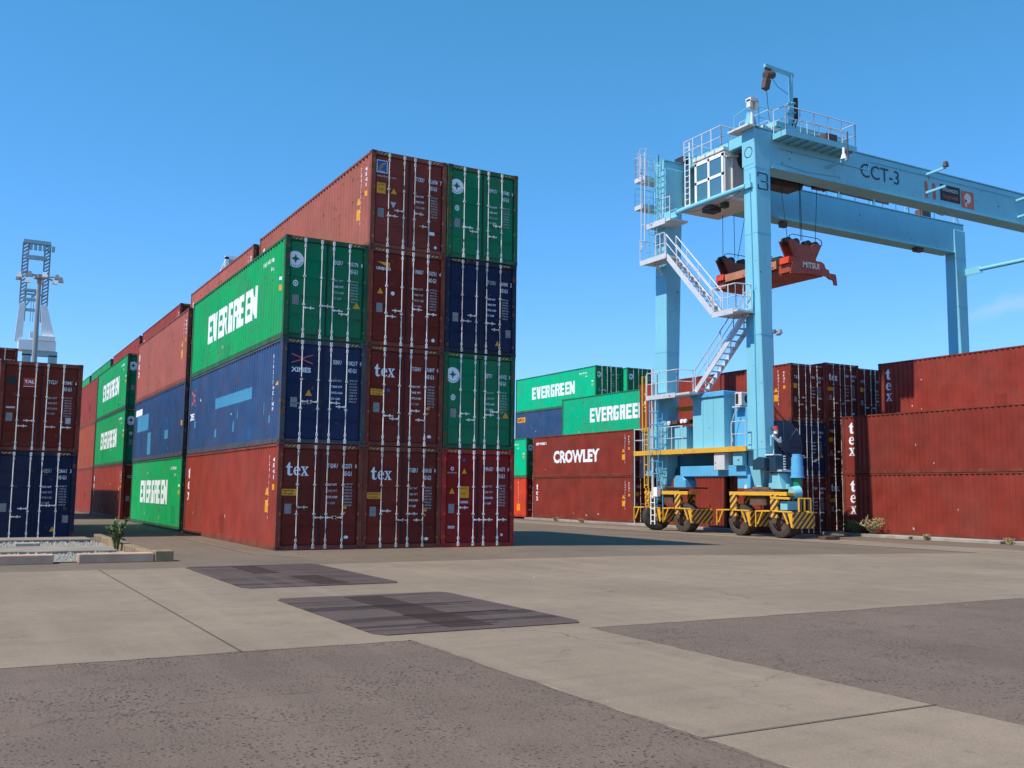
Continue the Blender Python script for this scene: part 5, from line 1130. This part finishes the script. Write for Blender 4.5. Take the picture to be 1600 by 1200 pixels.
# ------------------------------------------------------------------ spreader on its ropes
sp = empty('container_spreader', (27.0, 9.2, 11.5), 'orange-red container spreader lettered MITSUI, hanging on ropes under the crane', 'spreader')
def spart(name, b, m, parent=sp, bevel=0.0):
    if name != 'hoist_rope': b.v = [(x, y, 12.9 - (12.75 - z) * .56 if z < 12.75 else 12.9 + (z - 12.75) * .828) for x, y, z in b.v]
    return part(name, b, m, parent, bevel)
b = MB(); b.box(26.1, 6.95, 11.15, 27.9, 11.9, 11.7); b.box(25.95, 7.6, 11.7, 28.05, 11.2, 11.9); spart('main_beam', b, 'spread', sp, .02)
for y0 in (6.85, 11.35):
    b = MB()
    b.prism([(25.90, 13.62), (26.40, 13.62), (26.62, 13.45), (27.4, 13.45), (27.62, 13.62), (28.12, 13.62), (27.72, 12.75), (27.72, 12.5), (26.28, 12.5), (26.28, 12.75)], 'y', y0, y0 + .08)
    b.prism([(25.90, 13.62), (26.40, 13.62), (26.62, 13.45), (27.4, 13.45), (27.62, 13.62), (28.12, 13.62), (27.72, 12.75), (27.72, 12.5), (26.28, 12.5), (26.28, 12.75)], 'y', y0 + .55, y0 + .63)
    b.box(26.25, y0 - .02, 12.42, 27.75, y0 + .65, 12.55)
    hb = spart('headblock', b, 'spread', sp)
    b = MB()
    for x in (26.12, 26.62, 27.4, 27.9): b.tube((x - .0, y0 + .16, 13.62), (x, y0 + .2, 13.62), .22, 18); b.tube((x, y0 + .36, 13.62), (x, y0 + .48, 13.62), .22, 18)
    b.path([(25.95, y0 - .02, 13.62), (25.97, y0 - .02, 13.85), (26.2, y0 - .02, 13.95), (27.85, y0 - .02, 13.95), (28.07, y0 - .02, 13.85), (28.1, y0 - .02, 13.6)], .022)
    spart('sheave', b, 'machine', hb)
    b = MB(); b.prism([(25.95, 11.5), (26.1, 12.15), (26.1, 12.5), (27.95, 12.5), (28.15, 12.35), (28.25, 11.95), (28.45, 11.9), (28.5, 11.62), (28.9, 11.6), (28.95, 11.35), (29.0, 10.65), (28.82, 10.65), (28.75, 11.05), (28.5, 11.1), (28.3, 11.3), (27.3, 11.32), (26.6, 11.2), (25.95, 11.1)] if y0 < 9 else
                      [(25.95, 11.2), (25.95, 12.15), (26.1, 12.5), (27.95, 12.5), (28.15, 12.35), (28.25, 11.3)], 'y', y0 - .10, y0 - .02)
    b.box(25.93, y0 - .02, 11.25, 28.1, y0 + .66, 11.95)
    ef = spart('end_frame', b, 'spread', sp)
    b = MB(); b.hexa([(25.80, y0 - .08, 11.98), (26.06, y0 - .08, 11.98), (26.06, y0 + .5, 11.98), (25.80, y0 + .5, 11.98)], [(25.86, y0 - .08, 12.55), (26.06, y0 - .08, 12.55), (26.06, y0 + .5, 12.55), (25.86, y0 + .5, 12.55)])
    spart('guide_horn', b, PAINT['orange'], ef)
b = MB(); vs, fs = text_data('MITSUI', .38, .010, .95, 'LEFT', 2); b.add([(26.72 + a, 6.742, 11.80 + c / .56) for a, c in vs], fs); spart('lettering', b, 'cream')
b = MB(); b.box(25.85, 7.6, 11.75, 26.0, 11.2, 12.42); spart('side_cover', b, mat('faded_orange_cover', (0.50, 0.20, 0.11), .6, rust=.5), sp)
b = MB(); b.box(26.1, 7.6, 12.1, 27.6, 9.6, 12.85); b.box(26.3, 9.7, 12.1, 27.4, 10.8, 12.6); b.path([(26.0, 7.7, 12.5), (25.9, 8.5, 12.9), (26.0, 9.5, 12.7)], .05); spart('power_pack', b, 'machine')
b = MB(); b.path([(26.0, 8.0, 12.9), (25.7, 8.6, 12.2), (25.8, 9.4, 11.9), (26.1, 10.2, 12.6)], .035, 6); b.path([(26.9, 7.2, 13.2), (26.6, 7.9, 12.7), (26.8, 8.6, 13.1), (27.0, 9.6, 12.8)], .03, 6); spart('hose', b, 'black')
b = MB()
for y in (3.4, 14.9): b.box(25.80, y, 11.2, 28.2, y + .3, 11.6)
spart('end_beam', b, 'spread', sp, .02) if False else None
rp = [((25.8, 7.3, 17.4), (26.1, 7.1, 13.8)), ((27.15, 7.3, 17.3), (26.98, 7.1, 13.75)), ((27.3, 7.4, 17.4), (27.08, 7.1, 13.75)), ((28.5, 7.4, 17.3), (27.95, 7.1, 13.8)),
      ((25.6, 11.0, 17.5), (26.1, 11.6, 13.8)), ((26.5, 11.2, 17.5), (26.9, 11.6, 13.8)), ((27.6, 11.2, 17.4), (27.1, 11.6, 13.8)), ((28.4, 11.3, 17.4), (27.9, 11.6, 13.8))]
for a, c2 in rp: b = MB(); b.tube(a, c2, .016, 5); spart('hoist_rope', b, 'rope')

# ------------------------------------------------------------------ warning beacon and the crane's final place
def settle(root, s):
    o = Vector(root.location); root.location = (-7.641 + s * (o.x + 7.641), -26.471 + s * (o.y + 26.471), 1.632 + s * (o.z - 1.632)); root.scale = (s, s, s)
b = MB(); b.box(22.7, 4.3, 2.62, 23.6, 5.15, 2.70); part('step', b, 'stair')
b = MB(); b.tube((22.95, 4.85, 4.40), (22.95, 4.85, 4.52), .125, 14, .10); b.tube((22.95, 4.85, 4.52), (22.95, 4.85, 4.57), .10, 14, .05); bc = part('warning_beacon', b, 'helmet', crane, 0, True)
b = MB(); b.tube((22.95, 4.85, 4.24), (22.95, 4.85, 4.40), .09, 12); b.bar((22.72, 4.80, 4.15), (23.18, 4.80, 3.86), .06, .10); b.prism([(22.98, 3.98), (23.16, 4.12), (23.16, 3.92)], 'y', 4.74, 4.80); part('beacon_bracket', b, 'farwhite', bc)
b = MB(); b.box(22.68, 4.84, 3.72, 22.78, 4.92, 4.18); b.tube((22.82, 4.86, 3.3), (22.82, 4.86, 4.2), .025, 6); part('bracket_plate', b, 'crane', bc)
b = MB(); b.tube((22.95, 4.85, 4.12), (22.95, 4.85, 4.24), .11, 12); b.box(23.08, 4.76, 3.74, 23.22, 4.88, 3.86); part('alarm_horn', b, 'brownsteel', bc)
bpy.context.view_layer.update()
for root in (crane, sp): settle(root, 1.05)

# ------------------------------------------------------------------ far cranes and light masts
def far_crane(x, y, zb, zt, w, label, name='quay_crane', beamz=None):
    e = empty(name, (x, y, 0), label, 'quay crane'); hw = w / 2
    b = MB(); n = 22
    for s_ in (-1, 1):
        for i in range(n):
            z0 = zb + (zt - zb) * i / n; z1 = zb + (zt - zb) * (i + 1) / n
            b.bar((x + s_ * hw - .35, y, z0), (x + s_ * hw + .35, y, z1), .18, .22)
        b.bar((x + s_ * hw - .38, y, zb), (x + s_ * hw - .38, y, zt), .2, .2); b.bar((x + s_ * hw + .38, y, zb), (x + s_ * hw + .38, y, zt), .2, .2)
    part('boom_truss', b, 'fargrey', e)
    b = MB(); b.box(x - hw - .4, y - .4, zt - .2, x + hw + .4, y + .4, zt + .35)
    for i in range(6): b.box(x - hw + .5 + i * .62, y - .3, zt - 1.1, x - hw + .9 + i * .62, y + .3, zt - .3)
    part('boom_tip', b, 'farteal', e)
    b = MB(); b.box(x - hw, y - .3, zt - 2.6, x + hw, y + .3, zt - 2.0); b.box(x - hw, y - .3, zt - 8.1, x + hw, y + .3, zt - 7.9)
    for z in (zb + 1.6, zb + 3.2, zb + 4.6): b.box(x - hw, y - .5, z, x + hw * .4, y + .4, z + .35)
    b.path([(x - hw, y, zb + 1.6), (x + .3, y, zb + 4.6)], .12); b.tube((x - .3, y, zb), (x - .3, y, zt - 8), .05, 5); b.tube((x + .05, y, zb), (x + .05, y, zt - 8), .05, 5); part('cross_beam', b, 'farteal', e)
    b = MB()
    for s_, k in ((-1, -.5), (1, 1.1)): b.prism([(x + s_ * hw - .45, zb + 2.6), (x + s_ * hw + .35, zb + 2.6), (x + s_ * hw + k + .8, zb - 3.2), (x + s_ * hw + k * .4 - .6, zb - 3.2)], 'y', y - .8, y - .2)
    b.box(x - hw - .2, y - 1, zb - 4.4, x + hw + 1.9, y + 2, zb - 2.9); b.box(x - hw + 1.2, y - 1.4, zb - 2.6, x - hw + 2.4, y, zb - 1.7); b.box(x + hw - 1.2, y - 1.4, zb - 2.9, x + hw + 1.7, y, zb - 2.2); part('machine_house', b, 'farwhite', e)
    b = MB(); b.box(x - hw + .4, y - .6, zb - 5.2, x + hw + 2.2, y + .5, zb - 4.4)
    for xx in (x - hw + 1.0, x + hw + 1.6): b.box(xx - .6, y - .6, 0, xx + .6, y + .6, zb - 5)
    part('portal_frame', b, 'farteal', e)
    return e
far_crane(1.35, 138.2, 26.5, 38.7, 3.0, 'distant quay crane with raised lattice boom and white housing, behind the left stack')
def mast(x, y, h, w, label, n=8):
    e = empty('light_mast', (x, y, 0), label, 'light mast', 'floodlight masts'); b = MB(); b.tube((x, y, 0), (x, y, h), .36, 12, .20); part('pole', b, 'fargrey', e)
    b = MB(); b.tube((x, y, h - .25), (x, y, h + .15), .55, 14); b.bar((x - w * .42, y - w * .42, h), (x + w * .42, y + w * .42, h), .12, .15); b.bar((x - w * .5, y + w * .12, h), (x + w * .5, y - w * .12, h), .12, .15); part('lamp_ring', b, 'fargrey', e)
    for i in range(n):
        a = 2 * math.pi * i / n; p = Vector((x + w * .5 * math.cos(a), y + w * .5 * math.sin(a), h - .1)); b = MB(); b.hexa([(p.x - .25, p.y - .25, p.z - .3), (p.x + .25, p.y - .25, p.z - .3), (p.x + .25, p.y + .25, p.z - .3), (p.x - .25, p.y + .25, p.z - .3)], [(p.x - .15, p.y - .15, p.z + .2), (p.x + .15, p.y - .15, p.z + .2), (p.x + .15, p.y + .15, p.z + .2), (p.x - .15, p.y + .15, p.z + .2)]); part('floodlight', b, 'farwhite' if i % 2 else 'fargrey', e)
mast(-1.25, 83.2, 22.9, 4.0, 'tall floodlight mast with a ring of lamps standing before the quay crane', 9)
mast(77.4, 61.0, 21.3, 2.2, 'floodlight mast far away, its lamps showing right of the near crane leg', 5)
e = empty('quay_crane', (24.8, 113, 0), 'white tip of a second quay crane peeping over the brown fourth-layer containers', 'quay crane'); b = MB()
b.box(23.9, 112.5, 30, 24.4, 113, 34.2); b.box(23.9, 112.5, 33.9, 26.4, 113, 34.4); b.bar((24.2, 112.8, 34), (22.6, 112.8, 30), .3, .3); part('boom_tip', b, 'farwhite', e)
b = MB(); b.box(24.4, 112.6, 32.4, 26.6, 113.4, 33.8); b.box(24, 112.5, 0, 25, 113.5, 30.5); part('portal_frame', b, 'farteal', e)
